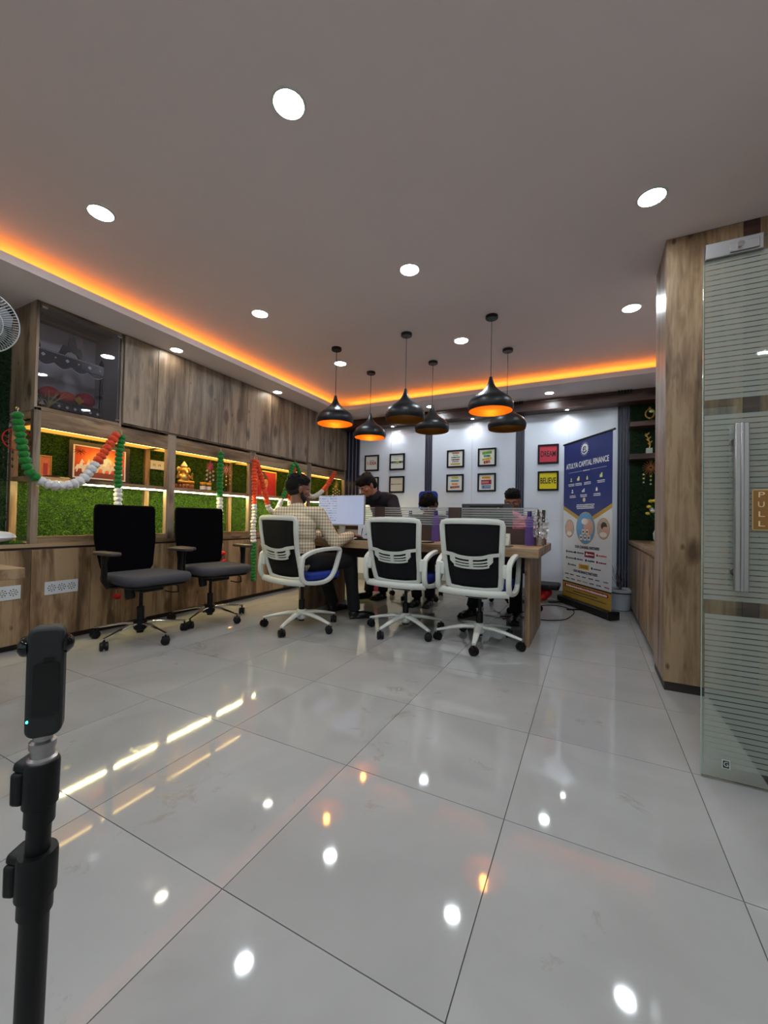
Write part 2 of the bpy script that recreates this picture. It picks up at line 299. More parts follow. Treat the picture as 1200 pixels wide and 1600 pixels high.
def blades(name, origin, u, v, nrm, count, length, width, mat, parent=None, droop=0.6, seed=1):
    rg = np.random.default_rng(seed); o = np.array(origin, float); u = np.array(u, float); v = np.array(v, float); n = np.array(nrm, float)
    un = u / np.linalg.norm(u); vn = v / np.linalg.norm(v)
    p = o + rg.random((count, 1)) * u + rg.random((count, 1)) * v
    d = n * (0.45 + 0.55 * rg.random((count, 1))) + un * rg.normal(0, 0.6, (count, 1)) + vn * (rg.normal(0, 0.45, (count, 1)) + droop * 0.3)
    d /= np.linalg.norm(d, axis=1, keepdims=True); L = length * (0.5 + 0.7 * rg.random((count, 1)))
    s = np.cross(d, rg.normal(0, 1, (count, 3))); s /= np.linalg.norm(s, axis=1, keepdims=True); w = width / 2
    V = np.stack([p - s * w, p + s * w, p + d * L], 1).reshape(-1, 3)
    if parent is not None: V = V - np.array(parent.location)
    me = bpy.data.meshes.new(name); me.vertices.add(len(V)); me.vertices.foreach_set('co', V.ravel()); me.loops.add(count * 3); me.loops.foreach_set('vertex_index', np.arange(count * 3))
    me.polygons.add(count); me.polygons.foreach_set('loop_start', np.arange(0, count * 3, 3)); me.update(calc_edges=True); me.materials.append(mat)
    ob = bpy.data.objects.new(name, me); COL.objects.link(ob); ob.parent = parent; ob['kind'] = 'stuff'; return ob
# ---------------- the room shell ----------------
XL, XR, YF, YB, ZC, ZS = -3.92, 2.2, -2.2, 5.6, 2.65, 2.49
fl = struct('floor', MB().box((XL, YF, -0.12), (XR, YB, -0.004)), grout)
TX0, TY0, TS = -0.238, 0.7686, 0.6
full = None
for i in range(-7, 5):
    for j in range(-5, 9):
        x0, x1, y0, y1 = TX0 + TS * i, TX0 + TS * (i + 1), TY0 + TS * j, TY0 + TS * (j + 1)
        cx0, cx1, cy0, cy1 = max(x0, XL), min(x1, XR), max(y0, YF), min(y1, YB)
        if cx1 - cx0 < 0.02 or cy1 - cy0 < 0.02: continue
        g = 0.0014
        if (cx0, cx1, cy0, cy1) == (x0, x1, y0, y1):
            if full is None: full = MB().box((g, g, -0.012), (TS - g, TS - g, 0)).build('floor_tile', tile_m, None, smooth=False).data; bpy.data.objects.remove(bpy.data.objects['floor_tile'])
            o = bpy.data.objects.new('floor_tile', full); COL.objects.link(o)
        else:
            o = MB().box((cx0 + g - x0, cy0 + g - y0, -0.012), (cx1 - g - x0, cy1 - g - y0, 0)).build('floor_tile', tile_m, None, smooth=False)
        o.parent = fl; o.location = (x0, y0, 0)
struct('ceiling', MB().box((XL, YF, ZC), (XR, YB, ZC + 0.1)), ceil_m)
struct('ceiling_soffit_left', MB().box((XL, YF, ZS), (-3.19, YB, ZS + 0.055)), ceil_m)
struct('ceiling_soffit_back', MB().box((-3.19, 4.84, ZS), (0.86, YB, ZS + 0.055)), ceil_m)
struct('wall_left', MB().box((XL - 0.1, YF, 0), (XL, YB, ZC)), white_paint)
wb = struct('wall_back', MB().box((XL, YB, 0), (0.86, YB + 0.1, ZC)), white_paint)
wf = struct('wall_front', MB().box((XL, YF - 0.1, 0), (-2.6, YF, ZC)).box((1.6, YF - 0.1, 0), (XR, YF, ZC)).box((-2.6, YF - 0.1, 2.4), (1.6, YF, ZC)).box((-2.6, YF - 0.1, 0), (1.6, YF, 0.1)), white_paint)
w1 = struct('added_window_1', MB().box((-2.6, YF - 0.06, 0.1), (1.6, YF - 0.05, 2.4)), glass_clear)   # glazed front added unseen behind the viewer to brighten the ceiling
for x in (-2.6, -1.2, 0.2, 1.55): box('added_mullion', (x, YF - 0.08, 0.1), (x + 0.05, YF - 0.03, 2.4), steel, w1)
struct('ground_outside', MB().box((-8, -9, -0.14), (8, YF - 0.1, -0.02)), grout)
struct('wall_right', MB().box((XR, YF, 0), (XR + 0.1, 2.9, ZC)), white_paint)
struct('wall_alcove', MB().box((0.84, 3.27, 0), (0.94, YB, ZC)), white_paint)
# orange LED strips lying in the cove
tag(single('cove_led_strip', MB().box((-3.42, -1.5, ZS + 0.058), (-3.40, 5.0, ZS + 0.066)), e_cove, 'orange LED strip glowing in the ceiling recess along the left side', 'LED strip'))
tag(single('cove_led_strip', MB().box((-3.19, 5.06, ZS + 0.058), (0.8, 5.08, ZS + 0.066)), e_cove, 'orange LED strip glowing in the ceiling recess above the white wall', 'LED strip'))
# back wall: glossy panels between navy fluted strips, stone skirting
strips = [(-3.54, -3.28), (-2.17, -2.06), (-0.885, -0.775), (0.29, 0.41)]
for (a, b), (c, d) in zip(strips[:-1], strips[1:]):
    m = (b + c) / 2
    for x0, x1 in ((b, m), (m, c)):
        for z0, z1 in ((0.1, 0.975), (0.975, 2.40)):
            box('wall_panel', (x0 + 0.001, YB - 0.018, z0 + 0.001), (x1 - 0.001, YB, z1 - 0.001), panel_white, wb, 0.0006)
struct('baseboard_back', MB().box((-3.5, YB - 0.022, 0), (0.29, YB, 0.098)), M('grey_stone_skirting', (150, 148, 142), 0.35))
for k, (a, b) in enumerate(strips):
    t = struct('trim_%d' % (k + 1), MB().box((a, YB - 0.02, 0), (b, YB, 2.40)), navy_slat)
    w = (b - a) / 4
    for i in range(4):
        box('slat', (a + w * (i + 0.10), YB - 0.032, 0), (a + w * (i + 0.80), YB - 0.02, 2.40), slat_light, t, 0.002)
pel = struct('trim_5', MB().box((-3.5, 5.37, 2.36), (0.84, YB, 2.46)).box((-3.5, 5.355, 2.452), (0.84, YB, 2.488)), wood_dark, bevel=0.002)
for a, b in strips[:]:
    for i in range(5):
        x = a - 0.005 + (b - a) * i / 4; box('rib', (x - 0.008, 5.335, 2.40 + 0.05), (x + 0.008, 5.37, 2.488), black_pl, pel)
# right side: tall oak cladding, plinth, low counter, green alcove
cl = struct('wall_cladding', MB().box((0.40, 2.875, 0.05), (XR, 3.26, ZC - 0.001)), wood_v)
for x0, x1, m in ((0.39, 0.745, wood_v), (0.745, 0.815, wood_dark), (0.815, 1.35, wood_v), (1.35, XR, wood_v)):
    box('panel', (x0 + 0.0008, 2.865, 0.052), (x1 - 0.0008, 2.877, ZC - 0.002), m, cl, 0.0006)
box('panel', (0.39, 2.878, 0.052), (0.402, 3.262, ZC - 0.002), wood_gv, cl, 0.0006)
struct('baseboard_right', MB().box((0.402, 2.88, 0), (XR, 3.26, 0.05)).box((0.396, 2.871, 0.0), (XR, 2.88, 0.05)).box((0.396, 2.88, 0), (0.402, 3.262, 0.05)), skirt_dark)
struct('trim_6', MB().box((0.6, 1.94, -0.002), (XR, 2.864, 0.004)), black_granite, bevel=0.001)
ct = thing('low_counter', 'low oak counter running along the right wall behind the tall oak cladding', 'counter', (0.6, 4.4, 0))
box('plinth', (0.43, 3.27, 0), (0.83, 5.58, 0.05), skirt_dark, ct)
box('carcass', (0.425, 3.265, 0.05), (0.838, 5.545, 0.72), wood_v, ct)
for k in range(4):
    y0 = 3.27 + k * 0.569; box('door', (0.41, y0, 0.052), (0.425, y0 + 0.567, 0.715), wood_v, ct, 0.001)
box('countertop', (0.405, 3.265, 0.733), (0.838, 5.56, 0.771), wood_y, ct, 0.0015)
ag = struct('wall_alcove_grass', MB().box((0.41, 5.57, 0.771), (0.84, YB, 2.36)), grass_dark)
blades('grass', (0.415, 5.57, 0.775), (0.42, 0, 0), (0, 0, 1.58), (0, -1, 0), 9000, 0.022, 0.005, M('deep_green_and_shaded_grass', (7, 46, 14), 0.6, noise=0.4, nscale=30), ag, seed=5)
s1 = single('wall_shelf', MB().box((0.40, 5.40, 2.075), (0.838, 5.56, 2.13)), wood_dark, 'dark wooden wall shelf in the green alcove, the upper one with the round trophy', 'shelf', 'shelves in the green alcove', 0.002)
s2 = single('wall_shelf', MB().box((0.40, 5.40, 1.70), (0.838, 5.56, 1.76)), wood_dark, 'dark wooden wall shelf in the green alcove, the lower one with the slender trophy', 'shelf', 'shelves in the green alcove', 0.002)

# ---------------- ceiling lights ----------------
def downlight(x, y, z, label, r=0.060, em=None, grp='round white ceiling downlights'):
    t = thing('downlight', label, 'ceiling light', (x, y, z), 0, grp)
    MB().lathe([(r * 0.98, -0.001), (r * 1.02, -0.006), (r * 1.14, -0.005), (r * 1.18, 0.0), (r * 1.18, 0.002), (r * 0.98, 0.002)], (x, y, z), 32, cap=False).build('trim_ring', white_pl, t)
    MB().cyl((x, y, z - 0.004), (x, y, z - 0.001), r * 0.97, n=32).build('diffuser', em or e_white, t)
    return t
names = {(-2.46, 1.27): 'round white ceiling downlight nearest the glass-doored cabinet', (-1.11, 1.26): 'largest round ceiling downlight, highest in the photo', (0.27, 1.26): 'round ceiling downlight above the glass door, out of the photo',
         (-2.46, 2.50): 'round ceiling downlight above the black armchairs, left of the centre one', (-1.10, 2.48): 'round ceiling downlight in the middle of the ceiling', (0.27, 2.45): 'bright round ceiling downlight in front of the tall oak cladding',
         (-2.44, 3.69): 'round ceiling downlight behind the cord of the left-hand pendant lamp', (-1.09, 3.68): 'round ceiling downlight between the pendant lamps', (0.275, 3.665): 'round ceiling downlight just left of the tall oak cladding edge'}
for (x, y), l in names.items(): downlight(x, y, ZC, l)
for x in (-2.46, -1.10, 0.27, 1.5):
    for y in (0.05, -1.2):
        downlight(x, y, ZC, 'ceiling downlight behind the viewer, %s, %s row' % ({-2.46: 'left side', -1.10: 'left of centre', 0.27: 'right of centre', 1.5: 'right side'}[x], 'nearer' if y > 0 else 'farther'), grp='ceiling downlights behind the viewer')
for x, y, l in ((-3.40, 1.05, 'small low ceiling downlight beyond the left edge, near the wall fan'), (-3.42, 2.44, 'small warm downlight in the lowered ceiling above the glass-doored cabinet'), (-3.42, 3.80, 'small warm downlight in the lowered ceiling above the last cupboards')):
    downlight(x, y, ZS, l, 0.05, e_low, 'warm downlights in the lowered ceiling')
downlight(-0.44, 5.12, ZS, 'small downlight in the lowered ceiling above the framed words', 0.045, e_white, 'downlights in the lowered ceiling at the back')
downlight(-1.93, 5.12, ZS, 'small downlight in the lowered ceiling behind the hanging lamps', 0.045, e_white, 'downlights in the lowered ceiling at the back')
for x, l in ((-2.65, 'tiny spotlight under the wooden pelmet above the left group of frames'), (-1.44, 'tiny spotlight under the wooden pelmet above the coloured poster frames'), (-0.262, 'tiny spotlight under the wooden pelmet beside the banner')):
    t = thing('pelmet_spotlight', l, 'spotlight', (x, 5.45, 2.36), 0, 'spotlights under the wooden pelmet')
    MB().lathe([(0.022, -0.012), (0.03, -0.012), (0.034, 0.0), (0.022, 0.0)], (x, 5.45, 2.36), 20, cap=False).build('ring', white_pl, t)
    MB().cyl((x, 5.45, 2.354), (x, 5.45, 2.358), 0.021).build('lens', e_warmspot, t)
    ld = bpy.data.lights.new('spot', 'SPOT'); ld.energy = SPOT; ld.spot_size = math.radians(125); ld.spot_blend = 1.0; ld.color = (0.85, 0.92, 1.0); ld.shadow_soft_size = 0.02
    lo = bpy.data.objects.new('spot_beam', ld); COL.objects.link(lo); lo.parent = t; lo.location = (0, 0, -0.02); lo.rotation_euler = (math.radians(12), 0, 0)

# pendant lamps
def pendant():
    t = thing('pendant_lamp', 'x', 'pendant lamp', (0, 0, 0))
    MB().lathe([(0.0, 0.0), (0.05, 0.0), (0.05, -0.022), (0.046, -0.026), (0.0, -0.026)][1:4], (0, 0, 0), 24).build('canopy', black_metal, t)
    MB().cyl((0, 0, -0.5), (0, 0, -0.02), 0.0028, n=8).build('cord', black_pl, t)
    out = [(0.012, -0.475), (0.017, -0.50), (0.026, -0.53), (0.045, -0.565), (0.08, -0.60), (0.125, -0.632), (0.16, -0.658), (0.179, -0.69), (0.183, -0.72), (0.176, -0.755), (0.174, -0.757)]
    sh = MB().lathe(out, (0, 0, 0), 48, cap=False).build('lamp_shade', black_metal, t)
    inn = [(r - 0.003 if r > 0.05 else r * 0.85, z - 0.002) for r, z in out[:-1]] + [(0.174, -0.757)]
    MB().lathe(inn, (0, 0, 0), 48, cap=False).build('shade_lining', gold_in, t)
    MB().cyl((0, 0, -0.56), (0, 0, -0.60), 0.02).build('socket', black_pl, t)
    MB().ell((0, 0, -0.635), (0.028, 0.028, 0.038)).build('bulb', bulb_off, t)
    return t
pp = pendant(); first = True
for x, y, drop, lit, l in ((-2.258, 3.34, 0, 1, 'lit black pendant lamp, leftmost of the front row, orange inside'), (-2.262, 4.06, 0, 1, 'lit black pendant lamp in the back row, lowest and leftmost of that row'), (-1.50, 3.34, 0.03, 0, 'unlit black pendant lamp, middle of the front row'),
                        (-1.508, 4.06, -0.01, 0, 'unlit black pendant lamp, middle of the back row'), (-0.735, 3.34, 0.03, 1, 'lit black pendant lamp, rightmost of the front row, orange inside'), (-0.732, 4.06, 0.03, 0, 'unlit black pendant lamp, rightmost of the back row')):
    p = dup(pp); p.location = (x, y, ZC); p['label'] = l; p['group'] = 'black pendant lamps with golden lining over the desk'
    for c in ch(p):
        if c.name.startswith(('lamp_shade', 'shade_lining', 'socket', 'bulb')): c.location.z = -drop + 0.0
        if c.name.startswith('cord'): c.scale.z = 1 + drop / 0.5
        if lit and c.name.startswith('bulb'): c.data = c.data.copy(); c.data.materials[0] = e_bulb
    if lit:
        ld = bpy.data.lights.new('bulb_light', 'POINT'); ld.energy = 2.6; ld.color = (1.0, 0.37, 0.05); ld.shadow_soft_size = 0.03
        lo = bpy.data.objects.new('bulb_light', ld); COL.objects.link(lo); lo.parent = p; lo.location = (0, 0, -0.695 - drop)
for c in ch(pp): bpy.data.objects.remove(c)
bpy.data.objects.remove(pp)
# ---------------- left wall: cupboards, display frame, base units ----------------
XF = -3.54
# base units
eb = [-1.674 + 0.78 * k for k in range(10)]   # unit edges, one on 1.446
def vent(y0, y1, z0, z1, parent):
    v = MB().box((XF - 0.001, y0, z0), (XF + 0.004, y1, z1)).build('vent_plate', M('white_vent', (196, 198, 200), 0.5), parent)
    mb = MB(); n = 3; w = (y1 - y0) / (n + 0.35)
    for k in range(n):
        cy = y0 + w * (k + 0.67); cz = (z0 + z1) / 2; r = min(w, z1 - z0) * 0.42
        for a in range(16):
            if a % 2 == 0: mb.obox((XF + 0.0045, cy + r * 0.86 * math.cos(a * PI / 8), cz + r * 0.86 * math.sin(a * PI / 8)), (0.001, r * 0.3, r * 0.22), (a * PI / 8 + PI / 2, 0, 0))
        for a in range(8): mb.obox((XF + 0.0045, cy + r * 0.42 * math.cos(a * PI / 4), cz + r * 0.42 * math.sin(a * PI / 4)), (0.001, r * 0.26, r * 0.12), (a * PI / 4, 0, 0))
    o = mb.build('vent_holes', ink, v); o['kind'] = 'stuff'
for k in range(9):
    y0, y1 = eb[k], min(eb[k + 1], 5.59)
    if y1 < -0.3: continue
    l = {3: 'oak base cabinet under the grass mat, beside the small desk', 4: 'oak base cabinet with a white vent plate, behind the black armchair nearest the viewer', 5: 'oak base cabinet behind the second black armchair', 6: 'oak base cabinet below the orange, white and green hanging garland',
         7: 'oak base cabinet behind the man in the checked shirt', 8: 'last oak base cabinet in the corner beside the white wall'}.get(k, 'oak base cabinet left of the photo, number %s from the small desk' % ['three','two','one','one'][min(k,3)])
    t = thing('base_cabinet', l, 'cabinet', (-3.73, (y0 + y1) / 2, 0), 0, 'oak base cabinets along the left wall')
    box('plinth', (XL + 0.01, y0, 0), (XF - 0.04, y1, 0.075), skirt_dark, t)
    box('carcass', (XL + 0.01, y0 + 0.001, 0.075), (XF - 0.017, y1 - 0.001, 0.70), wood_v, t)
    m = (y0 + y1) / 2
    for a, b in ((y0, m), (m, y1)):
        d = box('door', (XF - 0.017, a + 0.0015, 0.045), (XF, b - 0.0015, 0.695), wood_v, t, 0.001)
        if k == 3 and b == y1: vent(1.19, 1.39, 0.36, 0.455, d)
        if k == 4 and a == y0: vent(1.53, 1.745, 0.36, 0.455, d)
        if k == 8 and a == y0: pass
wt = thing('worktop', 'continuous oak worktop on the base cabinets along the left wall', 'worktop', (-3.73, 2.5, 0.705))
box('top_board', (XL + 0.005, -0.23, 0.712), (XF, 5.59, 0.738), wood_y, wt, 0.001)
box('shadow_gap', (XL + 0.01, -0.23, 0.70), (XF - 0.008, 5.59, 0.712), skirt_dark, wt)
# display frame
df = thing('display_shelving', 'long open oak display frame with lit shelves against artificial grass', 'display shelf', (-3.73, 3.5, 0.738))
PY = [(1.432, 1.477), (2.462, 2.548), (3.495, 3.588), (4.57, 4.665), (5.53, 5.59)]
for k, (a, b) in enumerate(PY):
    box('post', (XF - 0.045, a, 0.738), (XF, b, 1.72), wood_gv, df, 0.0015)
    box('rear_post', (XL + 0.002, a + 0.005, 0.738), (XL + 0.045, a + 0.05, 1.608), wood_v, df, 0.001)
box('top_rail', (XF - 0.044, 1.477, 1.582), (XF - 0.001, 5.53, 1.70), wood_y, df, 0.001)
box('top_rail', (XL + 0.002, 1.434, 1.64), (XF - 0.045, 1.475, 1.70), wood_x, df, 0.001)
box('bottom_rail', (XF - 0.044, 1.477, 0.738), (XF - 0.001, 5.53, 0.79), wood_y, df, 0.001)
box('top_board', (XL + 0.004, 1.45, 1.608), (XF - 0.045, 5.59, 1.632), wood_y, df)
for (a, b), (c, d) in zip(PY[:-1], PY[1:]):
    box('shelf', (XL + 0.034, (a + 0.052) if a > 2 else a + 0.01, 1.195), (XF - 0.006, c, 1.226), wood_y, df, 0.001)
    box('led_strip', (XF - 0.060, b, 1.584), (XF - 0.0445, c, 1.594), e_strip, df)
    box('added_board_glow', (XL + 0.05, b, 1.601), (XF - 0.062, c, 1.607), e_amber, df)  # glowing sheet added in place of the strip's light on the board
    box('led_strip', (XF - 0.050, b, 1.187), (XF - 0.040, c, 1.194), e_mid, df)
gb = struct('wall_left_grass', MB().box((XL, 1.45, 0.742), (XL + 0.012, 5.59, 1.60)), grass_dark)
gb2 = struct('wall_left_grass_corner', MB().box((XL, 0.2, 0.74), (XL + 0.012, 1.43, ZS)), grass_dark)
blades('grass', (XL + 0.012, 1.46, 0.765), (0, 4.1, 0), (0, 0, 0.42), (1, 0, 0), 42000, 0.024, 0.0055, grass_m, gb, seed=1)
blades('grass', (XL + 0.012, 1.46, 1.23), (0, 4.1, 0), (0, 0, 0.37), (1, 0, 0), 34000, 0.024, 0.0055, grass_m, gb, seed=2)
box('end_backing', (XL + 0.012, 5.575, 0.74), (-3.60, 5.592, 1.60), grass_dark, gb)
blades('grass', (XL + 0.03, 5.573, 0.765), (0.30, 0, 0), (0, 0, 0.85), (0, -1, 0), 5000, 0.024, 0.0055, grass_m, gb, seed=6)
blades('grass', (XL + 0.012, 0.6, 0.76), (0, 0.83, 0), (0, 0, 1.72), (1, 0, 0), 26000, 0.024, 0.0055, M('deep_green_and_shaded_grass', (7, 46, 14), 0.6, noise=0.4, nscale=30), gb2, seed=3)  # same grass as the shelves, its colour darkened for the dim corner
gm = single('grass_mat', MB().box((XL + 0.03, 0.7, 0.738), (XF - 0.02, 1.42, 0.745)), grass_dark, 'strip of artificial grass lying on the worktop at the left edge', 'grass mat')
blades('grass', (XL + 0.05, 0.72, 0.745), (0.30, 0, 0), (0, 0.69, 0), (0, 0, 1), 6000, 0.022, 0.005, grass_m, gm, droop=0, seed=4)
# wall cupboards
ub = [(2.04, 2.34, 2.66), (2.66, 3.03, 3.42), (3.42, 3.81, 4.19), (4.19, 4.57, 4.95), (4.95, 5.28, 5.59)]
ul = ['oak wall cupboard next to the glass-doored cabinet', 'oak wall cupboard, second from the glass-doored cabinet', 'oak wall cupboard, third from the glass-doored cabinet', 'oak wall cupboard, fourth from the glass-doored cabinet', 'oak wall cupboard in the corner by the white wall, last of the row']
for (a, m, b), l in zip(ub, ul):
    t = thing('wall_cupboard', l, 'cupboard', (-3.73, (a + b) / 2, 1.72), 0, 'oak wall cupboards along the left wall')
    box('carcass', (XL + 0.01, a + 0.001, 1.724), (XF - 0.003, b - 0.001, ZS - 0.002), wood_gv, t)
    box('door', (XF - 0.003, a + 0.002, 1.735), (XF + 0.015, m - 0.0015, ZS - 0.006), wood_gv, t, 0.0012)
    box('door', (XF - 0.003, m + 0.0015, 1.735), (XF + 0.015, b - 0.002, ZS - 0.006), wood_gv, t, 0.0012)
gc = thing('glass_door_cabinet', 'oak wall cabinet with two smoked glass doors at the left end of the row', 'cabinet', (-3.73, 1.74, 1.72))
dark_in = M('dark_cabinet_inside', (186, 182, 188), 0.7)
box('side_panel', (XL + 0.004, 1.432, 1.70), (XF, 1.45, ZS - 0.002), wood_gv, gc, 0.001); box('side_panel', (XL + 0.004, 2.018, 1.70), (XF, 2.036, ZS - 0.002), wood_gv, gc, 0.001)
box('top_panel', (XL + 0.004, 1.45, ZS - 0.022), (XF, 2.018, ZS - 0.002), wood_y, gc); box('bottom_panel', (XL + 0.004, 1.45, 1.70), (XF, 2.018, 1.728), wood_y, gc, 0.001)
box('back_panel', (XL + 0.004, 1.45, 1.728), (XL + 0.016, 2.018, ZS - 0.022), dark_in, gc)
box('inner_lining', (XL + 0.016, 2.008, 1.729), (XF - 0.02, 2.017, ZS - 0.024), dark_in, gc)
for a, b, hy in ((1.453, 1.731, 1.46), (1.736, 2.015, 1.985)):
    d = box('glass_door', (XF - 0.006, a, 1.732), (XF - 0.001, b, ZS - 0.026), glass_tint, gc)
    for z in (1.745, ZS - 0.045): box('hinge', (XF - 0.012, hy, z), (XF + 0.002, hy + 0.035, z + 0.012), chrome, d)
# carved dark stand (a small canopied swing seat) inside, with red cushions and dried stems
cs = thing('canopied_stand', 'dark carved canopy stand painted with white patterns inside the glass cabinet', 'ornament', (-3.70, 1.72, 1.728))
dk = M('dark_carved_wood', (22, 22, 36), 0.35); wp = M('white_dot_paint', (200, 200, 210), 0.6)
x1 = -3.60
box('fascia', (x1 - 0.02, 1.455, 2.095), (x1, 1.92, 2.175), dk, cs, 0.002)
sc_ = MB(); pts = [(1.455 + 0.465 * i / 24, 2.095 - 0.03 * abs(math.sin(i * PI / 6))) for i in range(25)]
sc_.prism([(1.455, 2.10)] + [(y, z) for y, z in pts][::1] + [(1.92, 2.10)], 'yz', x1 - 0.016, x1 - 0.002); sc_.build('scalloped_edge', dk, cs)
d_ = MB()
for i in range(34): d_.obox((x1 + 0.001, 1.462 + i * 0.0136, 2.168), (0.002, 0.007, 0.007), (PI / 4, 0, 0))
for i in range(6): d_.obox((x1 + 0.001, 1.50 + i * 0.078, 2.132), (0.002, 0.02 if i % 2 == 0 else 0.01, 0.02 if i % 2 == 0 else 0.01), (PI / 4, 0, 0))
o = d_.build('painted_dots', wp, cs); o['kind'] = 'stuff'
MB().tube([(x1 + 0.0, y, z - 0.006) for y, z in pts], 0.0022, 6).build('white_scallop_line', wp, cs)
for y in (1.47, 1.905):
    MB().lathe([(0.014, 0), (0.014, 0.03), (0.009, 0.05), (0.013, 0.1), (0.009, 0.16), (0.012, 0.25), (0.009, 0.33), (0.013, 0.37)], (x1 - 0.01, y, 1.728), 12).build('turned_post', dk, cs)
    MB().lathe([(0.012, 0), (0.018, 0.015), (0.012, 0.032), (0.004, 0.05)], (x1 - 0.01, y, 2.175), 12).build('finial', dk, cs)
MB().prism([(1.60, 2.175), (1.63, 2.25), (1.66, 2.255), (1.672, 2.32), (1.69, 2.345), (1.708, 2.32), (1.72, 2.255), (1.75, 2.25), (1.78, 2.175), (1.74, 2.175), (1.72, 2.205), (1.69, 2.215), (1.66, 2.205), (1.64, 2.175)], 'yz', x1 - 0.018, x1 - 0.004).build('spire', dk, cs)
box('seat_board', (-3.88, 1.47, 1.80), (x1 + 0.01, 1.90, 1.82), dk, cs, 0.002); box('apron', (x1 - 0.01, 1.47, 1.745), (x1 + 0.005, 1.90, 1.80), dk, cs, 0.002)
q = MB()
for i in range(8): q.obox((x1 + 0.006, 1.50 + i * 0.054, 1.772), (0.002, 0.017, 0.017), (PI / 4, 0, 0))
q.build('painted_flowers', wp, cs)
for n_, (y, z, ry, rz_, m_, l_) in enumerate(((1.58, 1.872, 0.07, 0.052, M('red_patterned_cushion', (150, 40, 44), 0.8, noise=0.6, nscale=40), 'round red patterned cushion in the glass cabinet, leftmost'), (1.70, 1.868, 0.065, 0.05, M('orange_red_cushion', (176, 70, 50), 0.8, noise=0.5, nscale=40), 'orange-red patterned cushion in the middle of the glass cabinet'), (1.835, 1.885, 0.075, 0.062, M('crimson_cushion', (150, 24, 50), 0.8, noise=0.3, nscale=20), 'crimson cushion at the right in the glass cabinet'))):
    single('cushion', MB().ell((-3.68 - 0.01 * n_, y, z), (0.045, ry, rz_), (0.2, 0, 0), 20, 12), m_, l_, 'cushion', 'cushions in the glass cabinet')
single('diamond_tag', MB().obox((-3.625, 1.755, 1.855), (0.012, 0.05, 0.05), (PI / 4, 0, 0)), M('mustard_cloth', (170, 130, 40), 0.7), 'mustard diamond-shaped cloth between the cushions', 'cloth')
mb = MB(); rg = random.Random(3)
for i in range(26):
    y0 = 1.50 + rg.uniform(-0.02, 0.05); x0 = -3.595 + rg.uniform(-0.01, 0.012); a = rg.uniform(-0.08, 0.14)
    mb.tube([(x0, y0, 1.73), (x0 + rg.uniform(-0.004, 0.008), y0 + a * 0.4, 1.79), (x0 + rg.uniform(-0.004, 0.01), y0 + a, 1.79 + rg.uniform(0.0, 0.09))], [0.002, 0.0035, 0.001], 5)
o = single('dried_stems', mb, M('dry_straw', (176, 160, 122), 0.8), 'bunch of pale dried stems behind the left glass door', 'dried flowers'); o['kind'] = 'stuff'

# ---------------- things on the display shelves ----------------
def frame_x(name, label, y0, y1, z0, z1, x, wf, mf, mc, tilt=0.0, cat='picture'):
    t = thing(name, label, cat, (x, (y0 + y1) / 2, z0))
    MB().box((x - 0.012, y0, z0), (x, y0 + wf, z1)).box((x - 0.012, y1 - wf, z0), (x, y1, z1)).box((x - 0.012, y0 + wf, z0), (x, y1 - wf, z0 + wf)).box((x - 0.012, y0 + wf, z1 - wf), (x, y1 - wf, z1)).build('frame', mf, t, 0.001)
    box('canvas', (x - 0.010, y0 + wf, z0 + wf), (x - 0.006, y1 - wf, z1 - wf), mc, t); return t
def sunset():
    m = bpy.data.materials.new('sunset_print'); m.use_nodes = True; nt = m.node_tree; b = nt.nodes['Principled BSDF']; L = nt.links.new
    tc = nt.nodes.new('ShaderNodeTexCoord'); mp = nt.nodes.new('ShaderNodeMapping'); mp.inputs['Location'].default_value = (0, -0.05, -0.98); mp.inputs['Scale'].default_value = (0, 3.0, 5.2)
    L(tc.outputs['Object'], mp.inputs[0]); gr = nt.nodes.new('ShaderNodeVectorMath'); gr.operation = 'LENGTH'; L(mp.outputs[0], gr.inputs[0])
    n = nt.nodes.new('ShaderNodeTexNoise'); n.inputs['Scale'].default_value = 14; L(tc.outputs['Object'], n.inputs['Vector'])
    a = nt.nodes.new('ShaderNodeMath'); a.operation = 'MULTIPLY_ADD'; a.inputs[1].default_value = 0.25; L(n.outputs['Fac'], a.inputs[0]); L(gr.outputs['Value'], a.inputs[2])
    cr = nt.nodes.new('ShaderNodeValToRGB'); e = cr.color_ramp.elements; e[0].position = 0.30; e[0].color = srgb(255, 250, 225); e[1].position = 1.0; e[1].color = srgb(120, 34, 20)
    x = e.new(0.38); x.color = srgb(252, 176, 60); x = e.new(0.62); x.color = srgb(224, 92, 30)
    L(a.outputs[0], cr.inputs[0]); L(cr.outputs[0], b.inputs['Base Color']); b.inputs['Roughness'].default_value = 0.4; return m
hp = frame_x('horse_picture', 'framed sunset print of white horses galloping, leaning on the lit shelf', 1.78, 2.27, 1.228, 1.565, -3.80, 0.03, M('dark_frame', (44, 32, 28), 0.4), M('cream_mat', (226, 216, 200), 0.6))
box('print', (-3.8055, 1.825, 1.27), (-3.8045, 2.225, 1.525), sunset(), hp)
box('ground_print', (-3.8044, 1.825, 1.27), (-3.804, 2.225, 1.315), M('brown_print', (120, 58, 34), 0.5), hp)
rg = random.Random(5)
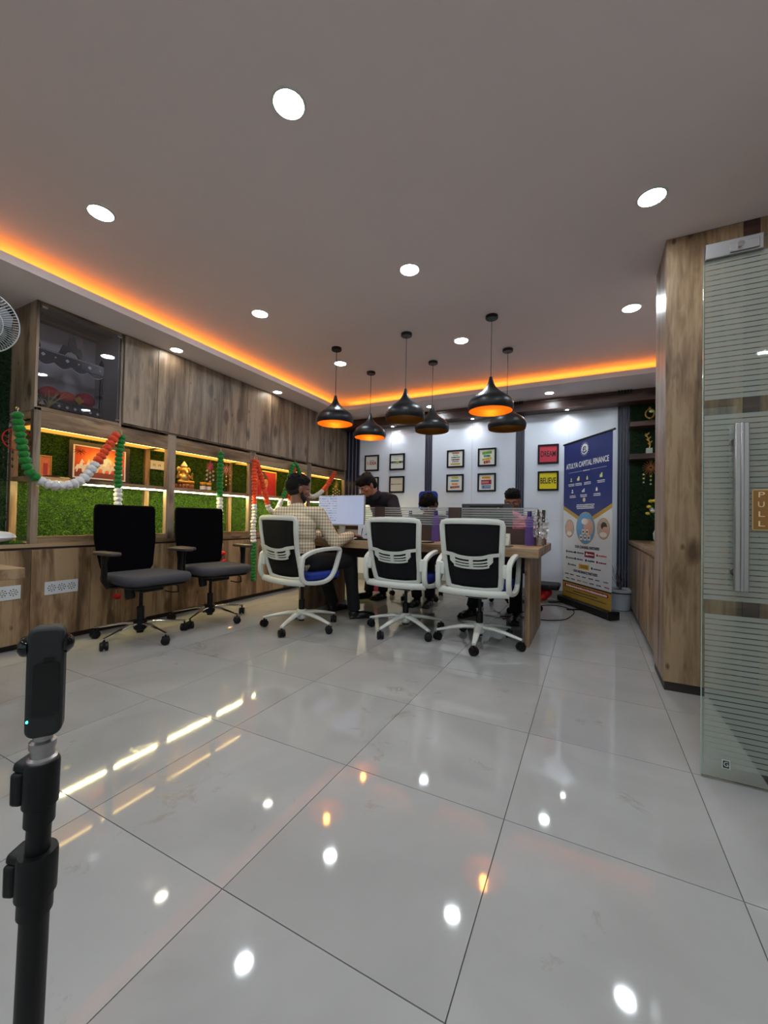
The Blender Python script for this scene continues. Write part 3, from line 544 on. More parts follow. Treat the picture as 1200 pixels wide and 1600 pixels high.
for k in range(7):
    y = 1.862 + 0.053 * k; z = 1.308 + rg.uniform(0, 0.03); h = MB()
    h.prism([(y - 0.028, z + 0.025), (y - 0.022, z + 0.044), (y - 0.002, z + 0.046), (y + 0.006, z + 0.072), (y + 0.012, z + 0.088), (y + 0.017, z + 0.094), (y + 0.022, z + 0.084), (y + 0.036, z + 0.066), (y + 0.033, z + 0.059), (y + 0.022, z + 0.064), (y + 0.025, z + 0.036), (y + 0.032, z + 0.008), (y + 0.026, z - 0.018), (y + 0.019, z - 0.018), (y + 0.015, z + 0.012), (y - 0.010, z + 0.010), (y - 0.020, z - 0.018), (y - 0.028, z - 0.018), (y - 0.022, z + 0.008), (y - 0.036, z - 0.005), (y - 0.034, z + 0.02)], 'yz', -3.8038, -3.8030 + 0.0002 * k)
    h.build('horse_figure', M('white_print', (228, 222, 214), 0.6, noise=0.25, nscale=60), hp)
pm = MB()
for a in range(9): pm.tube([(-3.8035, 1.86, 1.48), (-3.8035, 1.86 + 0.03 * math.cos(a * 0.7), 1.485 + 0.02 * math.sin(a * 0.7)), (-3.8035, 1.86 + 0.05 * math.cos(a * 0.7), 1.475 + 0.03 * math.sin(a * 0.7))], [0.002, 0.003, 0.001], 4)
pm.build('palm_print', M('brown_red_print', (92, 24, 16), 0.6), hp)
sp = frame_x('small_picture', 'small orange standing picture with a golden arch on the lit shelf', 1.585, 1.665, 1.228, 1.41, -3.80, 0.008, gold, M('orange_print', (200, 110, 60), 0.5, noise=0.3, nscale=60))
box('figure_print', (-3.8058, 1.61, 1.26), (-3.8052, 1.64, 1.35), M('red_print', (160, 44, 34), 0.5, noise=0.3, nscale=90), sp)
rp = thing('incense_tray', 'dark tray with candies and incense bits on the lit shelf', 'tray', (-3.66, 1.66, 1.226))
MB().lathe([(0.03, 0), (0.045, 0.004), (0.05, 0.018), (0.046, 0.018)], (-3.66, 1.60, 1.226), 20).build('bowl', M('brown_bowl', (80, 44, 30), 0.5), rp)
q = MB(); rg = random.Random(9)
for i in range(14): q.ell((-3.66 + rg.uniform(-0.03, 0.03), 1.70 + rg.uniform(-0.05, 0.08), 1.234), (0.008, 0.014, 0.006), (0, 0, rg.uniform(0, 3)), 8, 5)
o = q.build('bits', M('pale_green_bits', (196, 190, 110), 0.6, noise=0.5, nscale=80), rp); o['kind'] = 'stuff'
# seated elephant-headed idol on a lotus plinth
gi = thing('elephant_headed_idol', 'gold seated elephant-headed idol with a pale crown on a brown lotus base', 'idol', (-3.74, 2.80, 1.226))
gx, gy, gz = -3.74, 2.79, 1.226
brz = M('bronze_lotus', (150, 96, 60), 0.4, 0.5, noise=0.3, nscale=60)
MB().lathe([(0.085, 0), (0.09, 0.012), (0.075, 0.022), (0.082, 0.04), (0.06, 0.06)], (gx, gy + 0.01, gz), 28).build('lotus_base', brz, gi)
q = MB()
for a in range(16): q.ell((gx + 0.08 * math.cos(a * PI / 8), gy + 0.01 + 0.08 * math.sin(a * PI / 8), gz + 0.032), (0.012, 0.014, 0.026), (0, 0, a * PI / 8), 8, 6)
o = q.build('petals', brz, gi)
q = MB(); q.ell((gx, gy, gz + 0.12), (0.05, 0.055, 0.055)); q.ell((gx, gy, gz + 0.20), (0.04, 0.045, 0.04)); q.cap((gx, gy, gz + 0.2), (gx + 0.035, gy, gz + 0.19), 0.018, 0.014)
q.tube([(gx + 0.035, gy, gz + 0.20), (gx + 0.05, gy, gz + 0.17), (gx + 0.052, gy + 0.01, gz + 0.135), (gx + 0.055, gy + 0.03, gz + 0.125)], [0.016, 0.013, 0.01, 0.007], 10)
for s in (-1, 1):
    q.ell((gx - 0.005, gy + s * 0.055, gz + 0.205), (0.008, 0.028, 0.032)); q.cap((gx, gy + s * 0.045, gz + 0.15), (gx + 0.015, gy + s * 0.085, gz + 0.12), 0.016, 0.012); q.cap((gx + 0.015, gy + s * 0.085, gz + 0.12), (gx + 0.03, gy + s * 0.075, gz + 0.17), 0.012, 0.01)
    q.cap((gx, gy + s * 0.03, gz + 0.085), (gx + 0.035, gy + s * 0.08, gz + 0.078), 0.024, 0.018); q.cap((gx + 0.035, gy + s * 0.08, gz + 0.078), (gx + 0.055, gy, gz + 0.074), 0.018, 0.012)
blob('body', q, gold, gi, 0.004, 2)
MB().lathe([(0.03, 0), (0.034, 0.01), (0.022, 0.03), (0.012, 0.045), (0.004, 0.058)], (gx, gy, gz + 0.235), 16).build('crown', M('pale_crown', (235, 225, 190), 0.4), gi)
for k, y in enumerate((2.99, 3.06)):
    j = thing('spice_jar', ['small jar with yellow lid beside the golden idol', 'small jar with yellow lid, the one farther from the idol'][k], 'jar', (-3.70, y, 1.226), 0, 'jars with yellow lids on the lit shelf')
    MB().lathe([(0.028, 0), (0.03, 0.004), (0.03, 0.06), (0.026, 0.068)], (-3.70, y, 1.226), 20).build('glass_body', M('amber_jar', (96, 50, 26), 0.2), j)
    MB().lathe([(0.0305, 0.014), (0.0305, 0.052)], (-3.70, y, 1.226), 20, cap=False).build('paper_label', paper, j)
    MB().lathe([(0.0295, 0.068), (0.0305, 0.07), (0.0305, 0.09), (0.028, 0.093)], (-3.70, y, 1.226), 20).build('lid', M('yellow_lid', (222, 160, 40), 0.4), j)
sk = thing('power_socket', 'white power socket plate on the grass between the first two display posts', 'socket', (-3.88, 2.60, 1.42))
box('plate', (-3.895, 2.60 - 0.08, 1.415), (-3.88, 2.60 + 0.075, 1.505), white_pl, sk, 0.003)
q = MB()
for y in (2.55, 2.62, 2.565, 2.605): q.box((-3.8805, y, 1.45), (-3.8795, y + 0.006, 1.47))
q.build('holes', ink, sk)
# red portrait print
bp_ = frame_x('red_portrait', 'red framed print of a serene golden face, on the third lit shelf', 3.86, 4.22, 1.228, 1.56, -3.78, 0.012, gold, M('red_canvas', (180, 22, 28), 0.5, noise=0.2, nscale=20))
fx = -3.7855; gf = M('golden_face', (206, 150, 84), 0.5); 
MB().ell((fx, 4.0, 1.40), (0.004, 0.062, 0.09)).build('face', gf, bp_); MB().ell((fx, 3.992, 1.28), (0.003, 0.045, 0.05)).build('neck', gf, bp_)
MB().ell((fx - 0.001, 3.985, 1.45), (0.0045, 0.075, 0.075)).ell((fx - 0.001, 3.975, 1.53), (0.004, 0.028, 0.025)).build('hair', M('dark_hair_print', (52, 22, 18), 0.6), bp_)
MB().ell((fx + 0.001, 4.004, 1.385), (0.0045, 0.052, 0.075)).build('face_front', gf, bp_)
q = MB()
for s in (-1, 1): q.tube([(fx + 0.006, 4.008 + s * 0.036, 1.405), (fx + 0.006, 4.008 + s * 0.024, 1.399), (fx + 0.006, 4.008 + s * 0.010, 1.405)], 0.002, 5); q.tube([(fx + 0.006, 4.008 + s * 0.04, 1.425), (fx + 0.006, 4.008 + s * 0.024, 1.433), (fx + 0.006, 4.008 + s * 0.008, 1.424)], 0.0018, 5)
q.tube([(fx + 0.006, 3.992, 1.346), (fx + 0.006, 4.008, 1.343), (fx + 0.006, 4.024, 1.346)], 0.003, 5); q.tube([(fx + 0.006, 4.008, 1.41), (fx + 0.006, 4.014, 1.37)], 0.0015, 5); q.build('drawn_features', M('dark_line', (70, 26, 16), 0.6), bp_)
wd = thing('white_dish', 'white rounded dish lying on the grass mat at the left edge', 'dish', (-3.66, 1.27, 0.745))
MB().lathe([(0.05, 0), (0.10, 0.012), (0.125, 0.035), (0.12, 0.05), (0.09, 0.07), (0.03, 0.08)], (-3.66, 1.27, 0.75), 32).build('body', M('white_ceramic', (214, 214, 222), 0.25), wd)

# ---------------- garlands of wool pompoms ----------------
def pom_mesh(mat, name):
    rg = np.random.default_rng(11); bm = bmesh.new(); bmesh.ops.create_icosphere(bm, subdivisions=3, radius=1)
    for v in bm.verts:
        c = v.co.normalized(); th = math.atan2(c.y, c.x); k = 1 + 0.08 * math.sin(9 * th + 3 * c.z) + 0.11 * rg.normal(); v.co = Vector((c.x * k, c.y * k, c.z * 0.86 * (1 + 0.05 * rg.normal())))
    me = bpy.data.meshes.new(name); bm.to_mesh(me); bm.free(); me.materials.append(mat); me.polygons.foreach_set('use_smooth', [True] * len(me.polygons)); return me
PM = {'g': pom_mesh(m_green, 'pompom'), 'w': pom_mesh(m_white, 'pompom'), 'o': pom_mesh(m_orange, 'pompom')}
def garland(label, pts, cols, r, loops=(), x=-3.485):
    P = spline([(x, y, z) for y, z in pts], 10); L = [0]
    for a, b in zip(P[:-1], P[1:]): L.append(L[-1] + (b - a).length)
    t = thing('pompom_garland', label, 'garland', P[0], 0, 'tricolour pompom garlands'); step = r * 1.24; n = int(L[-1] / step)
    for i in range(n + 1):
        s = L[-1] * i / n; k = max(0, min(len(P) - 2, next((j for j in range(len(L) - 1) if L[j + 1] >= s), len(L) - 2)))
        f = (s - L[k]) / max(1e-6, L[k + 1] - L[k]); p = P[k].lerp(P[k + 1], f); tan = (P[k + 1] - P[k]).normalized(); u = i / n
        c = 'w'; acc = 0
        for cc, w in cols:
            acc += w
            if u <= acc + 1e-6: c = cc; break
        o = bpy.data.objects.new('pompom', PM[c]); COL.objects.link(o); o.parent = t; o.location = p - P[0]
        o.rotation_mode = 'QUATERNION'; o.rotation_quaternion = tan.to_track_quat('Z', 'Y') @ Euler((0, 0, i * 1.1)).to_quaternion(); sz = r * random.uniform(0.93, 1.06); o.scale = (sz, sz, sz)
    MB().tube([P[0] + Vector((0, 0, 0.05)), P[0] + Vector((0, 0, -0.01))], 0.002, 6).build('string', white_pl, t)
    MB().lathe([(0.007, 0), (0.011, 0.002), (0.011, 0.004), (0.007, 0.006)], P[0] + Vector((-0.012, 0, 0.05)), 12, cap=False, rot=(0, PI / 2, 0)).build('eyelet', gold, t)
    return t
garland('large tricolour garland swagged from the cabinet corner, green then white then orange', [(1.32, 1.62), (1.338, 1.49), (1.362, 1.362), (1.387, 1.263), (1.443, 1.201), (1.509, 1.168), (1.588, 1.163), (1.671, 1.185), (1.744, 1.24), (1.8, 1.327), (1.891, 1.478), (1.965, 1.61)], (('g', .37), ('w', .38), ('o', 1)), 0.034)
garland('green and white garland hanging straight down behind the nearer black armchair', [(2.01, 1.60), (1.995, 1.456), (1.991, 1.27), (1.995, 1.149), (1.995, 0.90)], (('g', .62), ('w', 1)), 0.029)
garland('green and white garland hanging straight down behind the farther black armchair', [(3.03, 1.62), (3.024, 1.375), (3.03, 1.172), (3.037, 0.90)], (('g', .64), ('w', 1)), 0.031)
garland('straight garland hanging to below the worktop, orange, white and green', [(3.511, 1.61), (3.52, 1.313), (3.528, 1.09), (3.518, 0.792), (3.534, 0.605), (3.536, 0.233)], (('o', .37), ('w', .31), ('g', 1)), 0.030)
garland('short V-shaped garland right of the long straight one, orange, white, green', [(3.552, 1.60), (3.642, 1.384), (3.724, 1.174), (3.772, 1.06), (3.885, 1.03), (3.985, 1.163), (4.087, 1.358), (4.194, 1.636)], (('o', .38), ('w', .26), ('g', 1)), 0.031)
garland('garland behind the seated man, green then white then orange', [(4.245, 1.66), (4.342, 1.551), (4.445, 1.343), (4.62, 1.257), (4.815, 1.324), (5.003, 1.46), (5.167, 1.65)], (('g', .30), ('w', .38), ('o', 1)), 0.032)
garland('short orange garland hanging beside the head of the seated man', [(4.22, 1.60), (4.19, 1.40), (4.165, 1.28), (4.155, 1.12)], (('o', .85), ('w', 1)), 0.030)
def burst(label, x, y, z, r, cols, n=14, tails=3, axis='x'):
    t = thing('burst_ornament', label, 'hanging ornament', (x, y, z), 0, 'starburst hanging ornaments'); rg = random.Random(int(y * 100))
    def P(a, b): return (x, y + a, z + b) if axis == 'x' else (x + a, y, z + b)
    q = MB()
    for i in range(n): a = 2 * PI * i / n; q.tube([P(0.15 * r * math.cos(a), 0.15 * r * math.sin(a)), P(r * math.cos(a), r * math.sin(a))], [0.0035, 0.0022], 6)
    q.build('spikes', cols[0], t)
    q = MB()
    for k in range(tails):
        a = (k - (tails - 1) / 2) * r * 0.8
        for m in range(3): q.ell(P(a, -r * 0.9 - 0.045 * m - 0.02 * (k % 2)), 0.011, nu=10, nv=7)
    o = q.build('bell_beads', cols[1], t)
    q = MB()
    for k in range(tails): a = (k - (tails - 1) / 2) * r * 0.8; q.tube([P(a * 0.5, 0), P(a, -r * 0.9 - 0.1)], 0.0012, 5)
    q.tube([P(0, 0), P(0, r + 0.06)], 0.0015, 5); q.build('threads', gold, t); return t
burst('starburst ornament with beads right of the hanging garland, above the farther armchair', -3.50, 3.12, 1.46, 0.062, (M('peach_spike', (214, 130, 96), 0.4), gold))
burst('pink starburst ornament left of the hanging garland, above the farther armchair', -3.52, 2.93, 1.47, 0.05, (M('pink_spike', (190, 50, 80), 0.4), M('silver_pink_bead', (200, 150, 150), 0.3)))
burst('gold starburst ornament at the end of the last garland, in the corner', -3.50, 5.25, 1.47, 0.07, (gold, M('cream_bead', (214, 196, 140), 0.4)), 16, 4)
# red-ringed dream catcher at the cabinet corner
dc = thing('ring_hanging', 'red ring hanging with threads and beads at the corner of the display frame', 'hanging ornament', (-3.56, 1.36, 1.5))
ring = [(-3.575, 1.36 + 0.085 * math.cos(a * PI / 18), 1.47 + 0.075 * math.sin(a * PI / 18)) for a in range(36)]
MB().tube(ring, 0.004, 6, closed=True).build('ring', red_m, dc)
q = MB()
for a in range(9): q.tube([ring[a * 4], ring[(a * 4 + 13) % 36]], 0.0012, 4)
q.build('web', red_m, dc)
q = MB()
for k in range(4):
    y = 1.285 + 0.05 * k; q.tube([(-3.575, y, 1.41), (-3.575, y, 1.26 + 0.03 * (k % 2))], 0.001, 4)
    for m in range(3): q.ell((-3.575, y, 1.38 - 0.05 * m), (0.007, 0.007, 0.012), nu=8, nv=6)
q.build('beads', M('dark_bead', (40, 20, 22), 0.4), dc)
for y, z, l in ((2.02, 0.36, 'red wool flowers hanging on the base cabinet beneath the nearer black armchair'), (3.115, 0.56, 'red wool flowers on the base cabinet behind the farther black armchair')):
    t = thing('red_flower_hanging', l, 'hanging ornament', (-3.515, y, z), 0, 'red wool flowers on the base cabinets')
    for k in range(2):
        o = bpy.data.objects.new('wool_flower', PM['o']); COL.objects.link(o); o.parent = t; o.location = (0, 0.01 * k, -0.085 * k); o.scale = (0.03, 0.03, 0.03)
        if k == 0: rm = PM['o'].copy(); rm.materials[0] = red_m
        o.data = rm
    MB().tube([(-3.515, y, z + 0.12), (-3.515, y, z - 0.16)], 0.0012, 5).build('thread', white_pl, t); MB().box((-3.541, y - 0.006, z + 0.105), (-3.513, y + 0.006, z + 0.125)).build('hook', chrome, t)
# wall fan
fx, fy, fz = -3.32, 1.055, 2.128
fan = thing('wall_fan', 'white wall fan with a round wire cage, cut by the left edge', 'fan', (fx, fy, fz))
nrm = Vector((0.80, -0.45, -0.38)).normalized(); rot = nrm.to_track_quat('Z', 'Y').to_matrix()
def FP(r, a, h): return Vector((fx, fy, fz)) + rot @ Vector((r * math.cos(a), r * math.sin(a), h))
wire = M('white_cage_wire', (200, 204, 210), 0.35)
q = MB()
for i in range(72):
    a = 2 * PI * i / 72
    q.tube([FP(0.05, a, 0.07), FP(0.12, a, 0.062), FP(0.168, a, 0.035), FP(0.186, a, 0.0)], 0.0011, 4); q.tube([FP(0.05, a, -0.06), FP(0.13, a, -0.05), FP(0.186, a, 0.0)], 0.0011, 4)
o = q.build('cage_wires', wire, fan); o['kind'] = 'stuff'
q = MB()
for r, h, w in ((0.187, 0.0, 0.004), (0.12, 0.063, 0.0025), (0.05, 0.071, 0.003)): q.tube([FP(r, 2 * PI * i / 48, h) for i in range(48)], w, 6, closed=True)
q.build('cage_rings', wire, fan)
MB().lathe([(0.052, 0), (0.05, 0.012), (0.02, 0.018)], FP(0, 0, 0.066), 24, rot=rot.to_euler()).build('badge', white_pl, fan)
for k in range(3):
    q = MB(); a0 = k * 2 * PI / 3
    pts = [FP(0.03, a0, 0.0), FP(0.03, a0 + 0.6, 0.02), FP(0.12, a0 + 0.75, 0.025), FP(0.16, a0 + 0.7, 0.02), FP(0.165, a0 + 0.3, 0.0), FP(0.145, a0 - 0.05, -0.015), FP(0.08, a0 - 0.1, -0.01)]
    c = sum(pts, Vector()) / len(pts); th = rot @ Vector((0, 0, 0.003)); n_ = len(pts)
    q.add([p + th for p in pts] + [p - th for p in pts], [tuple(range(n_)), tuple(n_ + i for i in reversed(range(n_)))] + [(i, n_ + i, n_ + (i + 1) % n_, (i + 1) % n_) for i in range(n_)])
    q.build('fan_blade', M('grey_blade', (150, 156, 164), 0.4), fan)
MB().lathe([(0.03, -0.02), (0.055, -0.03), (0.06, -0.09), (0.045, -0.13)], FP(0, 0, 0), 24, rot=rot.to_euler()).build('motor', white_pl, fan)
MB().tube([FP(0, 0, -0.12), (fx - 0.28, fy + 0.05, fz - 0.03), (XL + 0.02, fy + 0.05, fz - 0.10)], 0.02, 12).build('wall_arm', white_pl, fan)
MB().box((XL + 0.012, fy - 0.0, fz - 0.2), (XL + 0.05, fy + 0.10, fz + 0.02)).build('wall_bracket', white_pl, fan, 0.004)
# corner of a small desk at the left edge
sd = thing('small_desk', 'corner of a small oak desk cut by the left edge of the photo', 'desk', (-2.5, 0.3, 0))
box('desk_top', (-3.0, -0.3, 0.71), (-1.928, 0.77, 0.75), wood_x, sd, 0.0015)
box('side_panel', (-2.0, -0.25, 0), (-1.97, 0.62, 0.71), wood_v, sd, 0.001); box('side_panel', (-2.98, -0.25, 0), (-2.95, 0.62, 0.71), wood_v, sd, 0.001)
# ---------------- the shared desk ----------------
DX0, DX1, DY0, DY1, DZ = -2.68, -0.335, 3.21, 4.28, 0.76
dk_ = thing('office_desk', 'long double-sided oak office desk under the pendant lamps', 'desk', (-1.5, 3.72, 0))
MB().box((DX0, DY0, DZ - 0.07), (DX1, DY1, DZ)).build('desk_top', wood_x, dk_, 0.0015)
box('end_panel', (-0.445, 3.29, 0), (-0.405, 4.10, DZ - 0.07), wood_v, dk_, 0.001); box('end_panel', (-2.62, 3.29, 0), (-2.58, 4.10, DZ - 0.07), wood_v, dk_, 0.001)
brn = M('brown_laminate', (62, 44, 40), 0.4, noise=0.1)
box('cable_tray', (-2.58, 3.64, 0.56), (-0.445, 3.80, DZ - 0.07), brn, dk_, 0.002)
MB().prism([(-2.6, DZ), (-0.405, DZ), (-0.405, 0.80), (-0.412, 0.85), (-0.435, 0.885), (-0.47, 0.90), (-2.6, 0.90)], 'xz', 3.705, 3.735).build('divider_base', brn, dk_, 0.001)
px = [(-2.60, -1.987), (-1.88, -1.196), (-1.077, -0.39)]
for a, b in ((-1.987, -1.88), (-1.196, -1.077)): box('divider_post', (a, 3.704, 0.90), (b, 3.736, 1.085), brn, dk_, 0.001)
for a, b in px:
    g = box('glass_screen', (a, 3.716, 0.885), (b, 3.724, 1.085), glass_clear, dk_, 0.0005)
    z = 0.915
    q = MB()
    while z < 1.072: q.box((a + 0.004, 3.7145, z), (b - 0.004, 3.7155, z + 0.013)); z += 0.022
    q.build('frosted_stripes', frost2, g)
# monitor facing the viewer
mo = thing('computer_monitor', 'silver-framed monitor with a lit white screen facing the viewer', 'monitor', (-2.275, 3.52, DZ))
silver = M('silver_plastic', (150, 152, 158), 0.35, 0.3)
box('housing', (-2.555, 3.505, 0.888), (-2.0, 3.53, 1.197), silver, mo, 0.003)
box('screen', (-2.548, 3.502, 0.902), (-2.007, 3.506, 1.191), M('lit_screen', (60, 64, 74), 0.3, emit=(0.50, 0.57, 0.80), es=0.62), mo)
rg = random.Random(2); q = MB()
for r in range(11):
    for c in range(13):
        if rg.random() < 0.86: w = rg.choice((0.005, 0.008, 0.003)); q.box((-2.543 + c * 0.0175, 3.5005, 1.181 - r * 0.0245), (-2.543 + c * 0.0175 + w * 1.2, 3.5018, 1.181 - r * 0.0245 + (0.006 if rg.random() < 0.5 else 0.010)))
o = q.build('screen_marks', M('screen_ink', (40, 44, 80), 0.5), mo); o['kind'] = 'stuff'
box('stand_neck', (-2.31, 3.53, DZ + 0.01), (-2.24, 3.55, 1.0), silver, mo, 0.003); MB().prism(rrect(0.24, 0.17, 0.02, cx=-2.275, cy=3.56), 'xy', DZ + 0.0005, DZ + 0.012).build('stand_base', silver, mo, 0.001)
# monitor seen from behind
mb2 = thing('computer_monitor', 'black monitor seen from behind through the glass screen', 'monitor', (-0.9, 3.98, DZ))
mgrey = M('dark_grey_plastic', (44, 48, 54), 0.45)
box('housing', (-1.145, 3.975, 0.83), (-0.655, 3.995, 1.13), mgrey, mb2, 0.004); box('rear_bulge', (-1.06, 3.945, 0.90), (-0.74, 3.976, 1.118), black_pl, mb2, 0.01)
box('stand_neck', (-0.93, 3.945, DZ + 0.01), (-0.87, 3.965, 0.92), black_pl, mb2, 0.003); MB().prism(rrect(0.22, 0.16, 0.02, cx=-0.9, cy=3.95), 'xy', DZ + 0.0005, DZ + 0.01).build('stand_base', black_pl, mb2)
# bottles
pur = frosted('purple_bottle_plastic', (0.20, 0.12, 0.50), 0.40, 0.1); pur_cap = M('purple_cap', (48, 20, 96), 0.35)
def bottle(x, y, l):
    t = thing('water_bottle', l, 'bottle', (x, y, DZ), 0, 'purple water bottles on the desk'); z = DZ
    MB().lathe([(0.030, 0.001), (0.037, 0.006), (0.038, 0.10), (0.036, 0.115), (0.038, 0.13), (0.030, 0.165), (0.030, 0.172), (0.037, 0.195), (0.036, 0.215), (0.026, 0.235), (0.016, 0.245), (0.016, 0.25)], (x, y, z), 24).build('body', pur, t)
    MB().lathe([(0.018, 0.246), (0.0185, 0.25), (0.0175, 0.288), (0.0165, 0.291)], (x, y, z), 20).build('cap', pur_cap, t)
bottle(-1.283, 3.60, 'purple water bottle standing between the two white chair backs'); bottle(-0.452, 3.60, 'purple water bottle next to the silver tinsel pot')
bottle(-1.647, 3.85, 'purple water bottle behind the glass screen, leftmost, above the middle white chair'); bottle(-1.25, 3.85, 'purple water bottle behind the glass screen beside the brown post')
# tinsel pot
tp = thing('tinsel_pot', 'silver pot bristling with silver tinsel at the right end of the desk', 'ornament', (-0.368, 3.64, DZ))
MB().lathe([(0.026, 0.001), (0.031, 0.01), (0.038, 0.07), (0.041, 0.075), (0.039, 0.078)], (-0.368, 3.64, DZ), 20).build('pot', M('silver_foil', (190, 190, 188), 0.25, 0.85, bump=0.5, bscale=60), tp)
q = MB(); rg = random.Random(4)
for i in range(620):
    a = rg.uniform(0, 2 * PI); h = rg.uniform(0.07, 0.30); r = 0.066 * math.sqrt(rg.random()) * (0.9 if h < 0.25 else 0.7)
    q.obox((-0.368 + r * math.cos(a), 3.64 + r * math.sin(a), DZ + h), (0.015, 0.0008, 0.010), (rg.uniform(0, 3), rg.uniform(0, 3), rg.uniform(0, 3)))
o = q.build('tinsel', M('silver_tinsel', (235, 235, 235), 0.28, 0.75), tp, smooth=False); o['kind'] = 'stuff'
box('brown_stick', (-0.392, 3.60, DZ + 0.08), (-0.374, 3.61, DZ + 0.305), M('chocolate_brown', (44, 24, 24), 0.4), tp, 0.001); box('brown_stick', (-0.355, 3.60, DZ + 0.20), (-0.330, 3.61, DZ + 0.303), M('chocolate_brown', (44, 24, 24), 0.4), tp, 0.001)
single('small_box', MB().box((-0.39, 3.88, DZ), (-0.345, 3.93, DZ + 0.05)), M('red_brown_box', (110, 54, 40), 0.5), 'small red-brown box behind the tinsel pot at the desk end', 'box', bevel=0.003)
ps = thing('socket_box', 'white power socket box on the desk, right of the rightmost white chair back', 'socket box', (-0.64, 3.55, DZ))
box('base', (-0.70, 3.50, DZ), (-0.60, 3.58, DZ + 0.035), white_pl, ps, 0.004); box('face', (-0.70, 3.53, DZ + 0.035), (-0.60, 3.57, DZ + 0.098), white_pl, ps, 0.004)
q = MB()
for x in (-0.635, -0.625): q.box((x, 3.5285, DZ + 0.06), (x + 0.003, 3.530, DZ + 0.07))
q.build('holes', ink, ps)
wbx = thing('white_box', 'white box with a small black cap-shaped mark beside the lit monitor', 'box', (-1.93, 3.46, DZ))
box('body', (-2.03, 3.44, DZ + 0.004), (-1.82, 3.47, 0.90), M('white_lid', (188, 192, 206), 0.35), wbx, 0.004); box('foot', (-2.03, 3.40, DZ), (-1.82, 3.48, DZ + 0.008), silver, wbx, 0.001)
MB().prism([(-1.955, 0.805), (-1.935, 0.812), (-1.93, 0.832), (-1.915, 0.845), (-1.895, 0.842), (-1.885, 0.825), (-1.88, 0.805)], 'xz', 3.4385, 3.4396).build('black_mark', ink, wbx)
nb = thing('notebook', 'open white notebook under the arm of the man in the checked shirt', 'notebook', (-2.25, 3.36, DZ))
box('pages', (-2.42, 3.27, DZ + 0.001), (-2.05, 3.47, DZ + 0.014), paper, nb, 0.002); box('cover', (-2.425, 3.265, DZ), (-2.045, 3.475, DZ + 0.002), black_pl, nb)
single('printed_card', MB().obox((-2.24, 3.60, DZ + 0.045), (0.26, 0.002, 0.085), (0.2, 0, 0)), M('printed_card', (170, 164, 150), 0.6, noise=0.5, nscale=120), 'small printed card propped behind the monitor stand', 'card')
single('phone', MB().prism(rrect(0.075, 0.15, 0.01, cx=-1.27, cy=3.36), 'xy', DZ, DZ + 0.009), black_pl, 'black phone lying near the desk edge between the white chairs', 'phone', bevel=0.001)
single('keyboard', MB().prism(rrect(0.30, 0.11, 0.01, cx=-1.83, cy=3.34), 'xy', DZ, DZ + 0.012), black_pl, 'thin black keyboard in front of the white box', 'keyboard', bevel=0.002)
single('black_pad', MB().prism(rrect(0.22, 0.16, 0.008, cx=-0.66, cy=3.33), 'xy', DZ, DZ + 0.006), M('dark_pad', (40, 38, 38), 0.5), 'flat dark folder on the desk right of the rightmost white chair', 'folder')
# pink fluffy bundle behind the glass
q = MB(); rg = random.Random(8)
for i in range(26): q.ell((-0.635 + rg.uniform(-0.07, 0.07), 4.12 + rg.uniform(-0.05, 0.05), 0.83 + rg.uniform(-0.04, 0.22) * (1 if i % 2 else 0.8)), (0.034, 0.034, 0.03), nu=12, nv=8)
q.ell((-0.635, 4.12, 0.82), (0.07, 0.06, 0.06)); q.ell((-0.635, 4.12, 0.95), (0.06, 0.05, 0.10))
bo = blob('pink_bundle', q, pink_m, None, 0.006, 3); tag(bo, 'pink fluffy bundle behind the glass screen in front of the man at the right', 'toy')

# ---------------- chairs ----------------
def caster(x, y, a, parent, mat=black_pl):
    q = MB(); ca, sa = math.cos(a), math.sin(a); c = Vector((x, y, 0.031))
    for s in (-1, 1):
        p0 = c + Vector((-sa, ca, 0)) * (0.006 * s); p1 = c + Vector((-sa, ca, 0)) * (0.026 * s); q.tube([p0, p0 + (p1 - p0) * 0.2, p0 + (p1 - p0) * 0.85, p1], [0.028, 0.030, 0.030, 0.024], 20)
    q.obox(c + Vector((0, 0, 0.008)), (0.048, 0.018, 0.046), (0, 0, a)); q.cyl(c + Vector((0, 0, 0.02)), c + Vector((0, 0, 0.06)), 0.006, n=10); return q.build('caster', mat, parent)
def star_base(parent, angs, leg_mat, R=0.325, arch=0.0, hub=black_pl, hz=0.13, w=0.030):
    for a in angs:
        a = math.radians(a); d = Vector((math.cos(a), math.sin(a), 0)); MBx = MB()
        P = [d * 0.03 + Vector((0, 0, hz)), d * 0.12 + Vector((0, 0, hz - 0.004 + arch)), d * 0.22 + Vector((0, 0, hz - 0.022 + arch)), d * (R + 0.008) + Vector((0, 0, 0.082))]
        MBx.tube(P, [w, w * 0.9, w * 0.72, w * 0.5], 10, flat=(1.0, 0.62), up=(0, 0, 1)); MBx.build('base_leg', leg_mat, parent)
        caster(d.x * R, d.y * R, a + 0.9, parent)
    MB().lathe([(0.03, hz - 0.055), (0.045, hz - 0.04), (0.048, hz + 0.015), (0.035, hz + 0.03)], (0, 0, 0), 24).build('hub', leg_mat if leg_mat is white_pl else hub, parent)
    MB().lathe([(0.026, hz - 0.07), (0.026, 0.24), (0.0255, 0.245), (0.014, 0.246), (0.014, 0.40)], (0, 0, 0), 20).build('gas_column', black_pl, parent)
